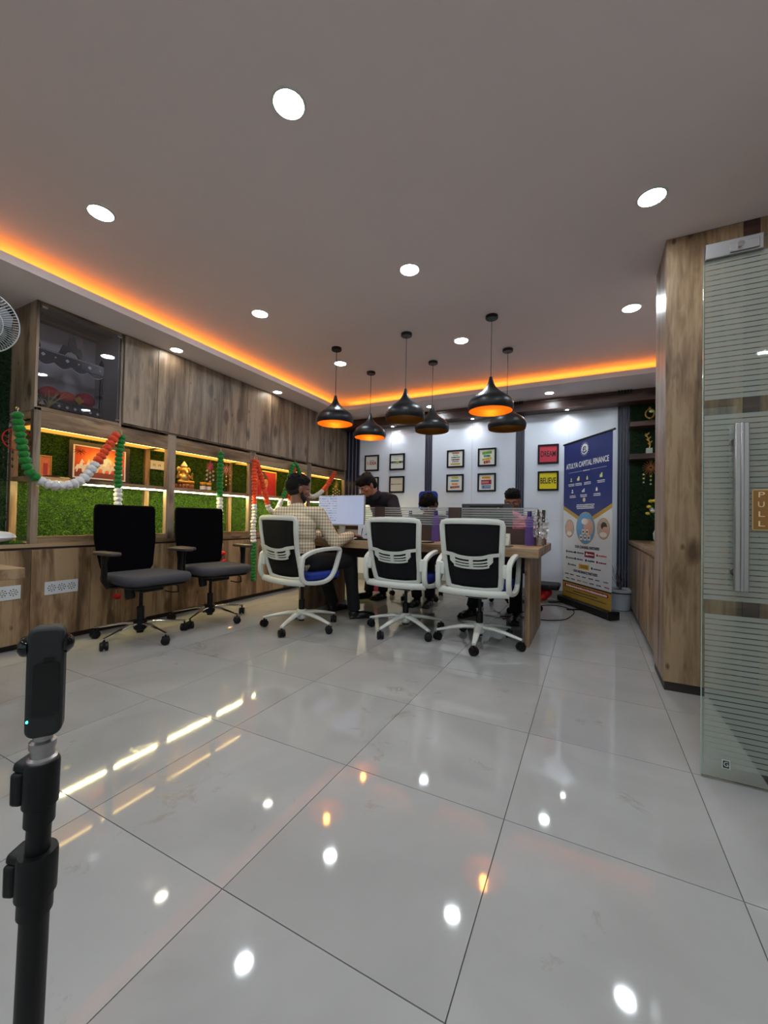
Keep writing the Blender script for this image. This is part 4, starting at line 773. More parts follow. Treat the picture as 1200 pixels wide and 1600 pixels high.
def white_chair(angs, label):
    t = thing('white_office_chair', label, 'office chair', (0, 0, 0), 0, 'white mesh-backed office chairs at the near side of the desk')
    q = MB(); q.prism(rrect(0.47, 0.40, 0.09, cx=0, cy=0.075), 'xy', 0.435, 0.50); o = q.build('seat', blue_fab, t, 0.022, seg=4)
    MB().prism(rrect(0.44, 0.38, 0.08, cx=0, cy=0.07), 'xy', 0.418, 0.437).build('seat_shell', black_pl, t, 0.005)
    star_base(t, angs, white_pl)
    MB().box((-0.09, -0.12, 0.37), (0.09, 0.12, 0.42)).build('tilt_mechanism', black_pl, t, 0.012)
    MB().tube([(-0.20, -0.20, 0.44), (-0.08, -0.10, 0.385), (0.08, -0.10, 0.385), (0.20, -0.20, 0.44)], 0.018, 10, flat=(1, 0.5), up=(0, 1, 0)).build('support_bracket', white_pl, t)
    def bp(x, z): return Vector((x, -0.205 - (z - 0.5) * 0.21 + 0.06 * (abs(x) / 0.24) ** 2 * 0.5 - 0.03 * math.sin((z - 0.45) * 5.5), z))
    outer = [(0.175, 0.455), (0.195, 0.475), (0.205, 0.55), (0.212, 0.70), (0.221, 0.85), (0.224, 0.925), (0.216, 0.948), (0.190, 0.955)]
    loop = [bp(x, z) for x, z in outer] + [bp(0.1, 0.958), bp(-0.1, 0.958)] + [bp(-x, z) for x, z in reversed(outer)] + [bp(-0.08, 0.445), bp(0.08, 0.445)]
    MB().tube(loop, 0.021, 12, closed=True, flat=(1.0, 0.62), sq=0.6, up=(0, 1, 0)).build('back_frame', white_pl, t)
    n, m = 9, 12; vs = []; 
    for j in range(m + 1):
        z = 0.455 + 0.495 * j / m; wx = 0.182 + (0.214 - 0.182) * min(1, (z - 0.455) / 0.42)
        for i in range(n + 1): x = -wx + 2 * wx * i / n; vs.append(bp(x, z) + Vector((0, 0.004, 0)))
    q = MB(); q.add(vs, [(j * (n + 1) + i, j * (n + 1) + i + 1, (j + 1) * (n + 1) + i + 1, (j + 1) * (n + 1) + i) for j in range(m) for i in range(n)]); o = q.build('mesh_back', black_mesh, t); s = o.modifiers.new('s', 'SOLIDIFY'); s.thickness = 0.003
    # lumbar support with slots
    q = MB()
    def band(xs, zc, h):   # a flat bar lying on the curved back
        vs = []
        for x in xs:
            z = zc(x); hh = (h(x) if callable(h) else h) / 2
            for dz, dy in ((-hh, -0.018), (hh, -0.018), (hh, -0.029), (-hh, -0.029)): p_ = bp(x, z + dz); vs.append((p_.x, p_.y + dy, p_.z))
        k = len(xs); fs = [(i * 4 + j, i * 4 + (j + 1) % 4, i * 4 + 4 + (j + 1) % 4, i * 4 + 4 + j) for i in range(k - 1) for j in range(4)] + [(0, 1, 2, 3), (k * 4 - 1, k * 4 - 2, k * 4 - 3, k * 4 - 4)]; q.add(vs, fs)
    sag = lambda x: 0.020 * (abs(x) / 0.2) ** 1.6 + (0.012 if abs(x) > 0.13 else 0.012 * (abs(x) / 0.13) ** 4)
    R_ = lambda a, b, n: [a + (b - a) * i / n for i in range(n + 1)]
    band(R_(-0.206, 0.206, 20), lambda x: 0.690 + sag(x), 0.026)
    for k in range(3):
        w = 0.158 - 0.014 * (2 - k); band(R_(-w, w, 14), lambda x, k=k: 0.617 + 0.0205 * k + sag(x) * (0.7 + 0.1 * k), 0.012 if k else 0.015)
    band(R_(-0.014, 0.014, 2), lambda x: 0.652, 0.085)
    for s_ in (-1, 1): band([s_ * 0.120, s_ * 0.132, s_ * 0.145, s_ * 0.158], lambda x: 0.652 + sag(x) + (abs(x) - 0.12) * 0.35, lambda x: 0.085 - (abs(x) - 0.12) * 1.0)
    q.build('lumbar_support', white_pl, t)
    for s in (-1, 1):
        L = [(-0.235, 0.64), (-0.19, 0.665), (-0.10, 0.69), (0.04, 0.700), (0.165, 0.695), (0.185, 0.672), (0.155, 0.585), (0.115, 0.50), (0.055, 0.445), (-0.03, 0.425), (-0.14, 0.428), (-0.215, 0.445), (-0.243, 0.49), (-0.247, 0.56)]
        P = spline([(s * (0.262 + 0.01 * math.sin((y + 0.25) * 6)), y, z) for y, z in L] + [(s * 0.262, L[0][0], L[0][1])], 3)[:-1]
        MB().tube(P, 0.020, 12, closed=True, flat=(0.85, 1.0), sq=0.6, up=(1, 0, 0)).build('arm_loop', white_pl, t)
        MB().obox((s * 0.238, -0.235, 0.60), (0.05, 0.03, 0.10)).build('side_joint', white_pl, t, 0.01)
    MB().tube([(-0.262, -0.215, 0.435), (-0.15, -0.235, 0.43), (0, -0.24, 0.428), (0.15, -0.235, 0.43), (0.262, -0.215, 0.435)], 0.022, 10, flat=(0.8, 1.2)).build('bottom_crossbar', white_pl, t)
    MB().tube([(0.10, 0.02, 0.40), (0.20, 0.04, 0.395), (0.27, 0.05, 0.39)], 0.006, 8).build('height_lever', black_pl, t)
    return t
def place(t, x, y, deg): t.location = (x, y, 0); t.rotation_euler = (0, 0, math.radians(deg)); return t
def rel(a, h): return [k - h for k in a]
place(white_chair(rel([208, 280, 352, 64, 136], -10), 'white office chair with the man in the checked shirt sitting in it'), -2.25, 2.87, -10)
place(white_chair([184, 256, 328, 40, 112], 'empty white office chair in the middle of the three'), -1.41, 3.225, 0)
place(white_chair([196, 277, 352, 56, 128], 'empty white office chair nearest the right end of the desk'), -0.77, 3.22, 0)
def black_chair(angs, label, legs=chrome, blue=False, group='black armchairs along the left wall', dy=0.0):
    t = thing('black_armchair', label, 'office chair', (0, 0, 0), 0, group)
    n = 12; q = MB()
    sh = rrect(0.50, 0.50, 0.10, cx=0, cy=0.03, n=6)
    q.prism(sh, 'xy', 0.445, 0.515); o = q.build('seat', grey_fab, t, 0.03, seg=5)
    MB().prism(rrect(0.44, 0.44, 0.08, cx=0, cy=0.03), 'xy', 0.425, 0.448).build('seat_pan', black_pl, t, 0.008)
    def bk(x, z, d=0): return Vector((x, -0.215 - 0.07 * (z - 0.5) - 0.025 * math.sin((z - 0.52) * 4.5) + 0.10 * x * x + d, z))
    vs = []; m = 14; n = 10
    for d in (0, -0.035):
        for j in range(m + 1):
            z = 0.505 + 0.53 * j / m; w = 0.195 + 0.042 * min(1, (z - 0.505) / 0.25); 
            if j == 0: w -= 0.02
            if j == m: w -= 0.012
            for i in range(n + 1): vs.append(bk(-w + 2 * w * i / n, z, d))
    F = []; N = (n + 1) * (m + 1)
    for j in range(m):
        for i in range(n): a = j * (n + 1) + i; F += [(a, a + 1, a + n + 2, a + n + 1), (N + a + 1, N + a, N + a + n + 1, N + a + n + 2)]
    for i in range(n): F += [(i + 1, i, N + i, N + i + 1), (m * (n + 1) + i, m * (n + 1) + i + 1, N + m * (n + 1) + i + 1, N + m * (n + 1) + i)]
    for j in range(m): a = j * (n + 1); b = a + n; F += [(a, a + n + 1, N + a + n + 1, N + a), (b + n + 1, b, N + b, N + b + n + 1)]
    q = MB(); q.add(vs, F); q.build('backrest', blue_fab if blue else black_fab, t, 0.012, seg=3)
    MB().tube([(0, -0.06, 0.42), (0, -0.22, 0.43), (0, -0.29, 0.50), (0, -0.315, 0.66), (0, -0.335, 0.80)], [0.03, 0.03, 0.028, 0.024, 0.02], 10, flat=(1.4, 0.6), up=(1, 0, 0)).build('back_support', black_pl, t)
    for s in (-1, 1):
        MB().tube([(s * 0.18, 0.0, 0.425), (s * 0.27, 0.0, 0.435), (s * 0.295, 0.0, 0.48), (s * 0.295, -0.0, 0.60), (s * 0.292, 0.0, 0.665)], [0.022, 0.024, 0.026, 0.026, 0.034], 10, flat=(1.3, 0.6), up=(1, 0, 0)).build('arm_post', black_pl, t)
        MB().prism(rrect(0.085, 0.26, 0.03, cx=s * 0.285, cy=0.01), 'xy', 0.665, 0.69).build('arm_pad', M('brown_grey_armpad', (66, 56, 54), 0.5), t, 0.008)
    MB().box((-0.09, -0.13, 0.375), (0.09, 0.11, 0.43)).build('tilt_mechanism', black_pl, t, 0.012)
    MB().tube([(-0.08, 0.04, 0.40), (-0.2, 0.06, 0.40), (-0.235, 0.065, 0.385), (-0.24, 0.065, 0.335), (-0.235, 0.0, 0.325), (-0.235, -0.10, 0.325)], 0.0055, 8).build('lever', black_pl, t)
    MB().lathe([(0.03, 0), (0.035, 0.02), (0.03, 0.085), (0.022, 0.09)], (0.16, 0.10, 0.345), 16, rot=(0.15, 0.1, 0)).build('tension_knob', black_pl, t)
    star_base(t, angs, legs, R=0.325, arch=0.008, hz=0.115, w=0.020)
    for c in ch(t):
        if not c.name.startswith(('hub', 'gas', 'base_leg', 'caster')): c.location.y += dy
    return t
place(black_chair(rel([286, 358, 70, 142, 214], -92), 'black armchair with grey seat, the one nearest the viewer', dy=0.045), -3.125, 1.985, -92)
place(black_chair(rel([4, 76, 148, 220, 292], -100), 'black armchair with grey seat, the farther of the two by the wall', dy=0.06), -3.14, 2.65, -100)
f1 = place(black_chair([10, 82, 154, 226, 298], 'office chair with a blue headrest behind the desk', steel, False, 'chairs on the far side of the desk'), -1.90, 4.70, 180)
MB().prism(rrect(0.26, 0.25, 0.05, cx=0, cy=1.215), 'xz', -0.345, -0.30).build('headrest', blue_fab, None, 0.015, seg=3).parent = f1
MB().tube([(0, -0.325, 0.98), (0, -0.33, 1.12)], 0.016, 8).build('headrest_post', black_pl, None).parent = f1
place(black_chair([30, 102, 174, 246, 318], 'black office chair of the man at the right behind the desk', steel, False, 'chairs on the far side of the desk'), -0.80, 4.72, 180)

# ---------------- things on the floor by the white wall ----------------
single('power_cable', MB().tube(spline([(-0.75, 4.1, 0.005), (-0.60, 4.6, 0.005), (-0.48, 4.98, 0.005), (-0.33, 5.08, 0.005), (-0.19, 4.97, 0.005), (-0.14, 4.79, 0.005), (-0.20, 4.43, 0.005), (-0.30, 4.31, 0.005), (-0.39, 4.27, 0.005), (-0.55, 4.30, 0.005), (-0.8, 4.2, 0.005)], 6), 0.0045, 6), black_pl, 'dark cable looping over the floor beside the desk end', 'cable')
q = MB(); rg = random.Random(12)
for i in range(14): q.ell((-0.56 + rg.uniform(-0.10, 0.12), 5.33 + rg.uniform(-0.07, 0.07), 0.06 + rg.uniform(-0.01, 0.07)), (0.07, 0.06, 0.055), nu=12, nv=8)
q.tube([(-0.52, 5.33, 0.1), (-0.50, 5.32, 0.17)], [0.05, 0.02], 10)
rbg = blob('red_bag', q, M('red_plastic_bag', (196, 16, 30), 0.3, bump=0.5, bscale=25), None, 0.01, 2); tag(rbg, 'crumpled red plastic bag on the floor by the white wall', 'bag')
bb = thing('black_case', 'flat black case lying on the red bag by the white wall', 'case', (-0.5, 5.33, 0.17))
MB().prism(rrect(0.36, 0.30, 0.03, cx=-0.49, cy=5.30), 'xy', 0.165, 0.225).build('body', black_pl, bb, 0.015); MB().tube([(-0.42, 5.15, 0.20), (-0.42, 5.12, 0.20), (-0.34, 5.12, 0.20), (-0.34, 5.15, 0.20)], 0.007, 8).build('handle', black_pl, bb)
single('pink_bag', MB().prism([(-2.60, 0), (-2.42, 0), (-2.40, 0.34), (-2.62, 0.34)], 'xz', 4.78, 4.88), M('magenta_paper', (160, 40, 100), 0.6), 'magenta carrier bag on the floor behind the leaning man', 'bag', bevel=0.004)
pt = thing('planter', 'white planter with bare twigs half hidden behind the banner', 'planter', (0.31, 5.25, 0))
MB().lathe([(0.085, 0.001), (0.095, 0.01), (0.118, 0.20), (0.135, 0.205), (0.138, 0.235), (0.128, 0.238), (0.12, 0.21)], (0.31, 5.25, 0), 32).build('pot', M('white_planter', (182, 188, 196), 0.45), pt)
MB().cyl((0.31, 5.25, 0.19), (0.31, 5.25, 0.212), 0.119, n=24).build('soil', M('soil', (40, 30, 24), 0.9), pt)
q = MB(); rg = random.Random(6)
for i in range(14):
    a = rg.uniform(0, 6.28); l = rg.uniform(0.15, 0.34); p = Vector((0.31, 5.25, 0.21)); P = [p]
    for k in range(4): P.append(P[-1] + Vector((0.03 * math.cos(a + rg.uniform(-1, 1)), 0.03 * math.sin(a + rg.uniform(-1, 1)), l / 4)))
    q.tube(P, [0.003, 0.0028, 0.0024, 0.002, 0.001], 5)
q.build('twigs', M('dry_twig', (110, 100, 92), 0.8), pt)
# ---------------- people ----------------
def hand(q, wrist, d, palm_n, curl=0.35, side=1, s=1.0):
    """palm and five bent fingers; d = direction of the fingers, palm_n = palm normal"""
    w = Vector(wrist); d = Vector(d).normalized(); nrm = Vector(palm_n); nrm = (nrm - d * nrm.dot(d)).normalized(); x = d.cross(nrm) * side
    q.ell(w + d * 0.045 * s, (0.040 * s, 0.050 * s, 0.016 * s), Matrix((x, d, nrm)).transposed(), 14, 10); q.cap(w, w + d * 0.03, 0.024 * s, 0.026 * s)
    for k, (o, l) in enumerate(((-0.031, 0.066), (-0.011, 0.078), (0.010, 0.074), (0.030, 0.058))):
        p = w + (d * 0.075 + x * o) * s; dd = d + x * o * 2; a = dd.normalized()
        for m, f in enumerate((0.45, 0.32, 0.27)):
            a = (a * math.cos(curl) + nrm * math.sin(curl)).normalized(); p2 = p + a * l * f * s; q.cap(p, p2, (0.0095 - 0.0008 * m) * s, (0.0088 - 0.0009 * m) * s, 8); p = p2
    p = w + (d * 0.025 - x * 0.028) * s; a = (d * 0.6 - x * 0.8 + nrm * 0.15).normalized(); p2 = p + a * 0.036 * s; q.cap(p, p2, 0.013 * s, 0.011 * s, 8); a = (d * 0.95 - x * 0.3 + nrm * 0.3).normalized(); q.cap(p2, p2 + a * 0.03 * s, 0.0105 * s, 0.0085 * s, 8)
def head_rot(face): 
    f = Vector(face).normalized(); z = Vector((0, 0, 1)); x = f.cross(z).normalized(); z2 = x.cross(f).normalized(); return Matrix((x, f, z2)).transposed()
def add_head(q, c, R, s=1.0):
    c = Vector(c)
    def P(x, y, z): return c + R @ (Vector((x, y, z)) * s)
    def E(x, y, z, a, b, d): q.ell(P(x, y, z), (a * s, b * s, d * s), R, 20, 14)
    E(0, -0.012, 0.030, 0.074, 0.094, 0.086); E(0, 0.012, -0.02, 0.064, 0.072, 0.082); E(0, 0.030, -0.065, 0.048, 0.050, 0.045); E(0, 0.058, -0.085, 0.026, 0.022, 0.020)
    E(0, 0.074, -0.050, 0.028, 0.020, 0.022); E(0, 0.076, 0.018, 0.056, 0.014, 0.010)
    q.cap(P(0, 0.084, 0.005), P(0, 0.102, -0.028), 0.009 * s, 0.014 * s, 10); E(0.012, 0.092, -0.031, 0.009, 0.009, 0.008); E(-0.012, 0.092, -0.031, 0.009, 0.009, 0.008)
    for k in (-1, 1): E(k * 0.042, 0.060, -0.018, 0.022, 0.020, 0.018); E(k * 0.076, -0.006, -0.010, 0.008, 0.018, 0.030); E(k * 0.082, -0.012, 0.004, 0.006, 0.014, 0.018)
    return P
def face_parts(P, R, s, parent, look_down=False):
    q = MB()
    for k in (-1, 1): q.ell(P(k * 0.031, 0.077, 0.0), (0.013 * s, 0.006 * s, 0.0055 * s), R, 12, 8)
    q.build('eyes', M('eye_white', (200, 190, 180), 0.2), parent); q = MB()
    for k in (-1, 1): q.ell(P(k * 0.031, 0.082, -0.001), (0.006 * s, 0.003 * s, 0.0055 * s), R, 10, 6)
    q.build('irises', ink, parent); q = MB()
    for k in (-1, 1): q.tube([P(k * 0.014, 0.088, 0.017), P(k * 0.03, 0.089, 0.023), P(k * 0.05, 0.078, 0.018)], [0.004 * s, 0.0045 * s, 0.002 * s], 6)
    q.build('eyebrows', beard_m, parent)
    q = MB(); q.tube([P(-0.022, 0.088, -0.062), P(-0.008, 0.096, -0.059), P(0, 0.097, -0.060), P(0.008, 0.096, -0.059), P(0.022, 0.088, -0.062)], [0.002 * s, 0.005 * s, 0.005 * s, 0.005 * s, 0.002 * s], 8)
    q.tube([P(-0.02, 0.088, -0.064), P(0, 0.095, -0.068), P(0.02, 0.088, -0.064)], [0.002 * s, 0.006 * s, 0.002 * s], 8); q.build('lips', M('lips', (120, 66, 58), 0.5), parent)
def limbs(q, J, k=0.0, arms=True, legs=True, torso=True):
    if torso:
        pel, ch_, nk = Vector(J['pelvis']), Vector(J['chest']), Vector(J['neck']); sx = (Vector(J['sr']) - Vector(J['sl'])).normalized()
        up = (ch_ - pel).normalized(); fy = up.cross(sx).normalized() * -1; R = Matrix((sx, sx.cross(up).normalized() * -1, up)).transposed()
        q.ell(pel, (0.165 + k, 0.115 + k, 0.12 + k), R, 20, 14); q.ell(pel.lerp(ch_, 0.35), (0.142 + k, 0.105 + k, 0.15), R, 20, 14); q.ell(pel.lerp(ch_, 0.75), (0.155 + k, 0.112 + k, 0.14), R, 20, 14); q.ell(ch_, (0.165 + k, 0.112 + k, 0.12), R, 20, 14)
        for s in ('sr', 'sl'): q.cap(ch_.lerp(nk, 0.55), J[s], 0.068 + k, 0.056 + k, 14)
    if arms:
        for s in 'rl': q.cap(J['s' + s], J['e' + s], 0.052 + k, 0.040 + k, 14); q.cap(J['e' + s], Vector(J['e' + s]).lerp(Vector(J['w' + s]), 0.35), 0.040 + k, 0.040 + k, 14); q.cap(Vector(J['e' + s]).lerp(Vector(J['w' + s]), 0.3), J['w' + s], 0.041 + k, 0.026 + k, 14)
    if legs:
        for s in 'rl': q.cap(J['h' + s], J['k' + s], 0.086 + k, 0.056 + k, 16); q.cap(J['k' + s], Vector(J['k' + s]).lerp(Vector(J['a' + s]), 0.3), 0.056 + k, 0.055 + k, 14); q.cap(Vector(J['k' + s]).lerp(Vector(J['a' + s]), 0.28), J['a' + s], 0.056 + k, 0.036 + k, 14)
def person(label, J, face, hc, shirt, skin_m=skin, s=1.0, hands=True, hair=None, sleeves=1.0, beard=False, shoe_dir=None, collar=None, bare=False, pants=cloth_black):
    t = thing('person', label, 'person', (J['pelvis'][0], J['pelvis'][1], 0)); R = head_rot(face); q = MB()
    P = add_head(q, hc, R, s); q.cap(J['neck'], P(0, -0.012, -0.05), 0.056, 0.052, 16); limbs(q, J, 0.0)
    for k in 'rl': q.cap(J['a' + k], Vector(J['a' + k]) + Vector((0, 0, -0.04)), 0.034, 0.034); 
    if hands:
        for k, sd in (('r', 1), ('l', -1)): hand(q, J['w' + k], J['f' + k], (0, 0, -1), J.get('curl', 0.35), sd)
    blob('body', q, skin_m, t, 0.0062, 3, 0.4)
    q = MB(); limbs(q, J, 0.013, arms=False, legs=False)
    for k in 'rl':
        S, E_, W_ = Vector(J['s' + k]), Vector(J['e' + k]), Vector(J['w' + k]); q.cap(S, E_, 0.068, 0.056, 14); q.cap(E_, E_.lerp(W_, 0.4), 0.056, 0.054, 14); q.tube([E_.lerp(W_, 0.35), E_.lerp(W_, 0.97)], [0.055, 0.041], 16)
    for i in range(3):
        for k in 'rl': E_ = Vector(J['e' + k]); S = Vector(J['s' + k]); q.tube([E_ + (S - E_) * (0.04 + 0.1 * i), E_ + (S - E_) * (0.07 + 0.1 * i)], [0.063, 0.061], 12)
    blob('shirt', q, shirt, t, 0.0075, 4, 0.5)
    nk = Vector(J['neck']); q = MB(); hd = (P(0, -0.01, -0.05) - nk).normalized(); Rn = hd.to_track_quat('Z', 'Y').to_matrix().to_euler()
    q.lathe([(0.076, -0.03), (0.070, 0.0), (0.064, 0.028), (0.062, 0.030), (0.058, 0.02), (0.060, -0.01)], nk + hd * 0.002, 28, cap=False, rot=Rn); q.build('collar', shirt, t)
    q = MB(); limbs(q, J, 0.012, arms=False, torso=False); q.ell(J['pelvis'], (0.18, 0.125, 0.11), nu=20, nv=12)
    for k in 'rl': q.tube([Vector(J['k' + k]).lerp(Vector(J['a' + k]), 0.5), Vector(J['a' + k]) + Vector((0, 0, -0.015))], [0.060, 0.062], 14)
    blob('trousers', q, pants, t, 0.009, 4, 0.5)
    for k in 'rl':
        a = Vector(J['a' + k]); d = Vector((shoe_dir or {}).get(k, (0, 1, 0))).normalized(); q = MB(); Rs = Matrix((d.cross(Vector((0, 0, 1))), d, Vector((0, 0, 1)))).transposed(); b = Vector((a.x, a.y, 0.0))
        q.ell(b + d * 0.0 + Vector((0, 0, 0.05)), (0.042, 0.055, 0.048), Rs); q.ell(b + d * 0.09 + Vector((0, 0, 0.036)), (0.045, 0.085, 0.034), Rs); q.ell(b + d * 0.16 + Vector((0, 0, 0.03)), (0.040, 0.05, 0.026), Rs); q.obox(b + d * 0.08 + Vector((0, 0, 0.012)), (0.078, 0.25, 0.02), Rs.to_euler())
        blob('shoe', q, shoe_m, t, 0.006, 2)
    # hair
    q = MB(); hs = s
    def E(x, y, z, a, b, d): q.ell(P(x, y, z), (a * hs, b * hs, d * hs), R, 20, 14)
    if hair == 'fade':
        E(0, -0.012, 0.066, 0.081, 0.096, 0.068); E(0, -0.050, 0.025, 0.078, 0.070, 0.075); E(0.01, 0.040, 0.090, 0.058, 0.050, 0.034); E(-0.01, -0.02, 0.10, 0.066, 0.07, 0.034)
    else:
        E(0, -0.012, 0.058, 0.083, 0.100, 0.074); E(0, -0.040, 0.020, 0.080, 0.078, 0.085); E(0, 0.055, 0.092, 0.062, 0.042, 0.030)
        E(0, -0.052, -0.020, 0.070, 0.058, 0.062)
        for k_ in (-1, 1): E(k_ * 0.070, -0.005, 0.035, 0.016, 0.040, 0.040); E(k_ * 0.050, 0.055, 0.066, 0.026, 0.030, 0.030)
        if hair == 'full': E(0.02, 0.066, 0.074, 0.056, 0.034, 0.030); E(-0.01, 0.0, 0.085, 0.080, 0.088, 0.048)
    rg = random.Random(len(label))
    for i in range(26): a = rg.uniform(0, 6.28); e = rg.uniform(0.15, 1.2); E(0.072 * math.cos(a) * math.cos(e), -0.012 + 0.088 * math.sin(a) * math.cos(e), 0.070 + 0.066 * math.sin(e), 0.017, 0.017, 0.012)
    blob('hair', q, hair_m, t, 0.0055, 1, 0.4)
    if hair == 'fade':
        q = MB(); q.ell(P(0, -0.030, 0.005), (0.0735 * s, 0.078 * s, 0.075 * s), R, 20, 14); q.ell(P(0, -0.022, 0.03), (0.0765 * s, 0.086 * s, 0.070 * s), R, 20, 14); blob('shaved_sides', q, M('shaved_hair', (30, 20, 17), 0.85), t, 0.006, 2)
    if beard:
        q = MB(); q.ell(P(0, 0.030, -0.070), (0.054 * s, 0.056 * s, 0.046 * s), R); q.ell(P(0, 0.060, -0.088), (0.034 * s, 0.028 * s, 0.026 * s), R)
        for k in (-1, 1): q.cap(P(k * 0.062, 0.006, -0.01), P(k * 0.052, 0.030, -0.065), 0.012 * s, 0.02 * s)
        blob('beard', q, beard_m, t, 0.005, 2)
    face_parts(P, R, s, t); return t, P, R
def check_shirt():
    m = bpy.data.materials.new('checked_cotton'); m.use_nodes = True; nt = m.node_tree; b = nt.nodes['Principled BSDF']; L = nt.links.new
    tc = nt.nodes.new('ShaderNodeTexCoord'); sp_ = nt.nodes.new('ShaderNodeSeparateXYZ'); L(tc.outputs['Object'], sp_.inputs[0])
    def stripe(src, freq, w):
        a = nt.nodes.new('ShaderNodeMath'); a.operation = 'MULTIPLY'; a.inputs[1].default_value = freq; L(src, a.inputs[0])
        f = nt.nodes.new('ShaderNodeMath'); f.operation = 'FRACT'; L(a.outputs[0], f.inputs[0]); g = nt.nodes.new('ShaderNodeMath'); g.operation = 'LESS_THAN'; g.inputs[1].default_value = w; L(f.outputs[0], g.inputs[0]); return g.outputs[0]
    ad = nt.nodes.new('ShaderNodeMath'); ad.operation = 'MULTIPLY_ADD'; ad.inputs[1].default_value = 0.8; L(sp_.outputs['Y'], ad.inputs[0]); L(sp_.outputs['X'], ad.inputs[2])
    s1 = stripe(sp_.outputs['Z'], 36, 0.42); s2 = stripe(ad.outputs[0], 33, 0.42)
    su = nt.nodes.new('ShaderNodeMath'); su.operation = 'ADD'; L(s1, su.inputs[0]); L(s2, su.inputs[1]); hf = nt.nodes.new('ShaderNodeMath'); hf.operation = 'MULTIPLY'; hf.inputs[1].default_value = 0.5; L(su.outputs[0], hf.inputs[0])
    mx = nt.nodes.new('ShaderNodeMix'); mx.data_type = 'RGBA'; mx.inputs[6].default_value = srgb(214, 202, 178); mx.inputs[7].default_value = srgb(146, 120, 90); L(hf.outputs[0], mx.inputs[0]); L(mx.outputs[2], b.inputs['Base Color']); b.inputs['Roughness'].default_value = 0.85
    n = nt.nodes.new('ShaderNodeTexNoise'); n.inputs['Scale'].default_value = 14; L(tc.outputs['Object'], n.inputs['Vector']); bp = nt.nodes.new('ShaderNodeBump'); bp.inputs['Strength'].default_value = 0.6; bp.inputs['Distance'].default_value = 0.012; L(n.outputs['Fac'], bp.inputs['Height']); L(bp.outputs[0], b.inputs['Normal'])
    return m
J1 = dict(pelvis=(-2.27, 2.84, 0.60), chest=(-2.31, 2.87, 0.90), neck=(-2.345, 2.90, 1.045), sr=(-2.13, 2.92, 0.995), sl=(-2.51, 2.86, 0.99), er=(-2.00, 3.00, 0.745), wr=(-2.00, 3.27, 0.808), el=(-2.52, 3.06, 0.78), wl=(-2.34, 3.27, 0.80),
          hr=(-2.17, 2.88, 0.57), hl=(-2.37, 2.85, 0.57), kr=(-2.03, 3.30, 0.56), kl=(-2.36, 3.28, 0.56), ar=(-2.02, 3.38, 0.10), al=(-2.36, 3.52, 0.10), fr=(0.25, 0.95, -0.10), fl=(0.35, 0.9, -0.05), curl=0.30)
t1, P1, R1 = person('seated man seen from behind in a beige checked shirt, black beard, writing at the desk', J1, (0.50, 0.84, -0.14), (-2.365, 2.93, 1.215), check_shirt(), skin, 1.04, hair='fade', beard=True, shoe_dir={'r': (0.75, 0.66, 0), 'l': (0.2, 1, 0)})
single('pen', MB().tube([(-1.97, 3.40, 0.775), (-1.945, 3.385, 0.87)], [0.002, 0.0045], 8), black_pl, 'dark pen in the hand of the man in the checked shirt', 'pen')
J2 = dict(pelvis=(-2.22, 4.42, 0.93), chest=(-2.16, 4.23, 1.16), neck=(-2.18, 4.06, 1.235), sr=(-2.37, 4.10, 1.19), sl=(-2.01, 4.17, 1.18), er=(-2.46, 3.98, 0.96), wr=(-2.38, 3.84, 0.80), el=(-1.86, 4.02, 0.93), wl=(-1.96, 3.87, 0.80),
          hr=(-2.32, 4.42, 0.90), hl=(-2.13, 4.44, 0.90), kr=(-2.36, 4.36, 0.50), kl=(-2.19, 4.40, 0.50), ar=(-2.40, 4.36, 0.10), al=(-2.24, 4.42, 0.10), fr=(0.1, -1, -0.05), fl=(-0.1, -1, -0.05))
person('standing man in a dark navy shirt leaning over the desk and looking down', J2, (-0.42, -0.70, -0.62), (-2.235, 3.975, 1.335), cloth_navy, skin2, 1.04, hair='full', shoe_dir={'r': (-0.5, -0.85, 0), 'l': (-0.2, -1, 0)})
J3 = dict(pelvis=(-1.78, 4.68, 0.60), chest=(-1.74, 4.62, 0.88), neck=(-1.72, 4.55, 1.0), sr=(-1.92, 4.60, 0.95), sl=(-1.54, 4.60, 0.95), er=(-1.97, 4.45, 0.79), wr=(-1.80, 4.24, 0.80), el=(-1.48, 4.42, 0.79), wl=(-1.62, 4.22, 0.80),
          hr=(-1.87, 4.64, 0.57), hl=(-1.69, 4.64, 0.57), kr=(-1.84, 4.34, 0.55), kl=(-1.62, 4.34, 0.55), ar=(-1.74, 4.30, 0.10), al=(-1.60, 4.34, 0.10), fr=(0.2, -1, 0), fl=(-0.2, -1, 0))
person('seated person behind the desk, only dark hair showing in front of the blue headrest', J3, (-0.25, -0.80, -0.75), (-1.665, 4.45, 1.135), M('grey_shirt', (60, 60, 66), 0.85), skin, 1.05, hair='full', shoe_dir={'r': (0, -1, 0), 'l': (0.1, -1, 0)})
J4 = dict(pelvis=(-0.79, 4.68, 0.60), chest=(-0.77, 4.62, 0.88), neck=(-0.755, 4.58, 1.02), sr=(-0.96, 4.60, 0.965), sl=(-0.57, 4.60, 0.965), er=(-1.02, 4.45, 0.79), wr=(-0.84, 4.25, 0.80), el=(-0.52, 4.44, 0.79), wl=(-0.70, 4.25, 0.80),
          hr=(-0.89, 4.64, 0.57), hl=(-0.69, 4.64, 0.57), kr=(-0.99, 4.26, 0.55), kl=(-0.66, 4.24, 0.55), ar=(-1.06, 4.12, 0.10), al=(-0.63, 4.10, 0.10), fr=(0.2, -1, 0), fl=(-0.2, -1, 0))
person('seated man at the right behind the desk, face half hidden by the black monitor', J4, (0.02, -0.96, -0.28), (-0.745, 4.53, 1.175), M('dark_shirt', (40, 36, 48), 0.85), skin, 1.03, hair='fade', shoe_dir={'r': (-0.35, -0.9, 0), 'l': (0.1, -1, 0)})

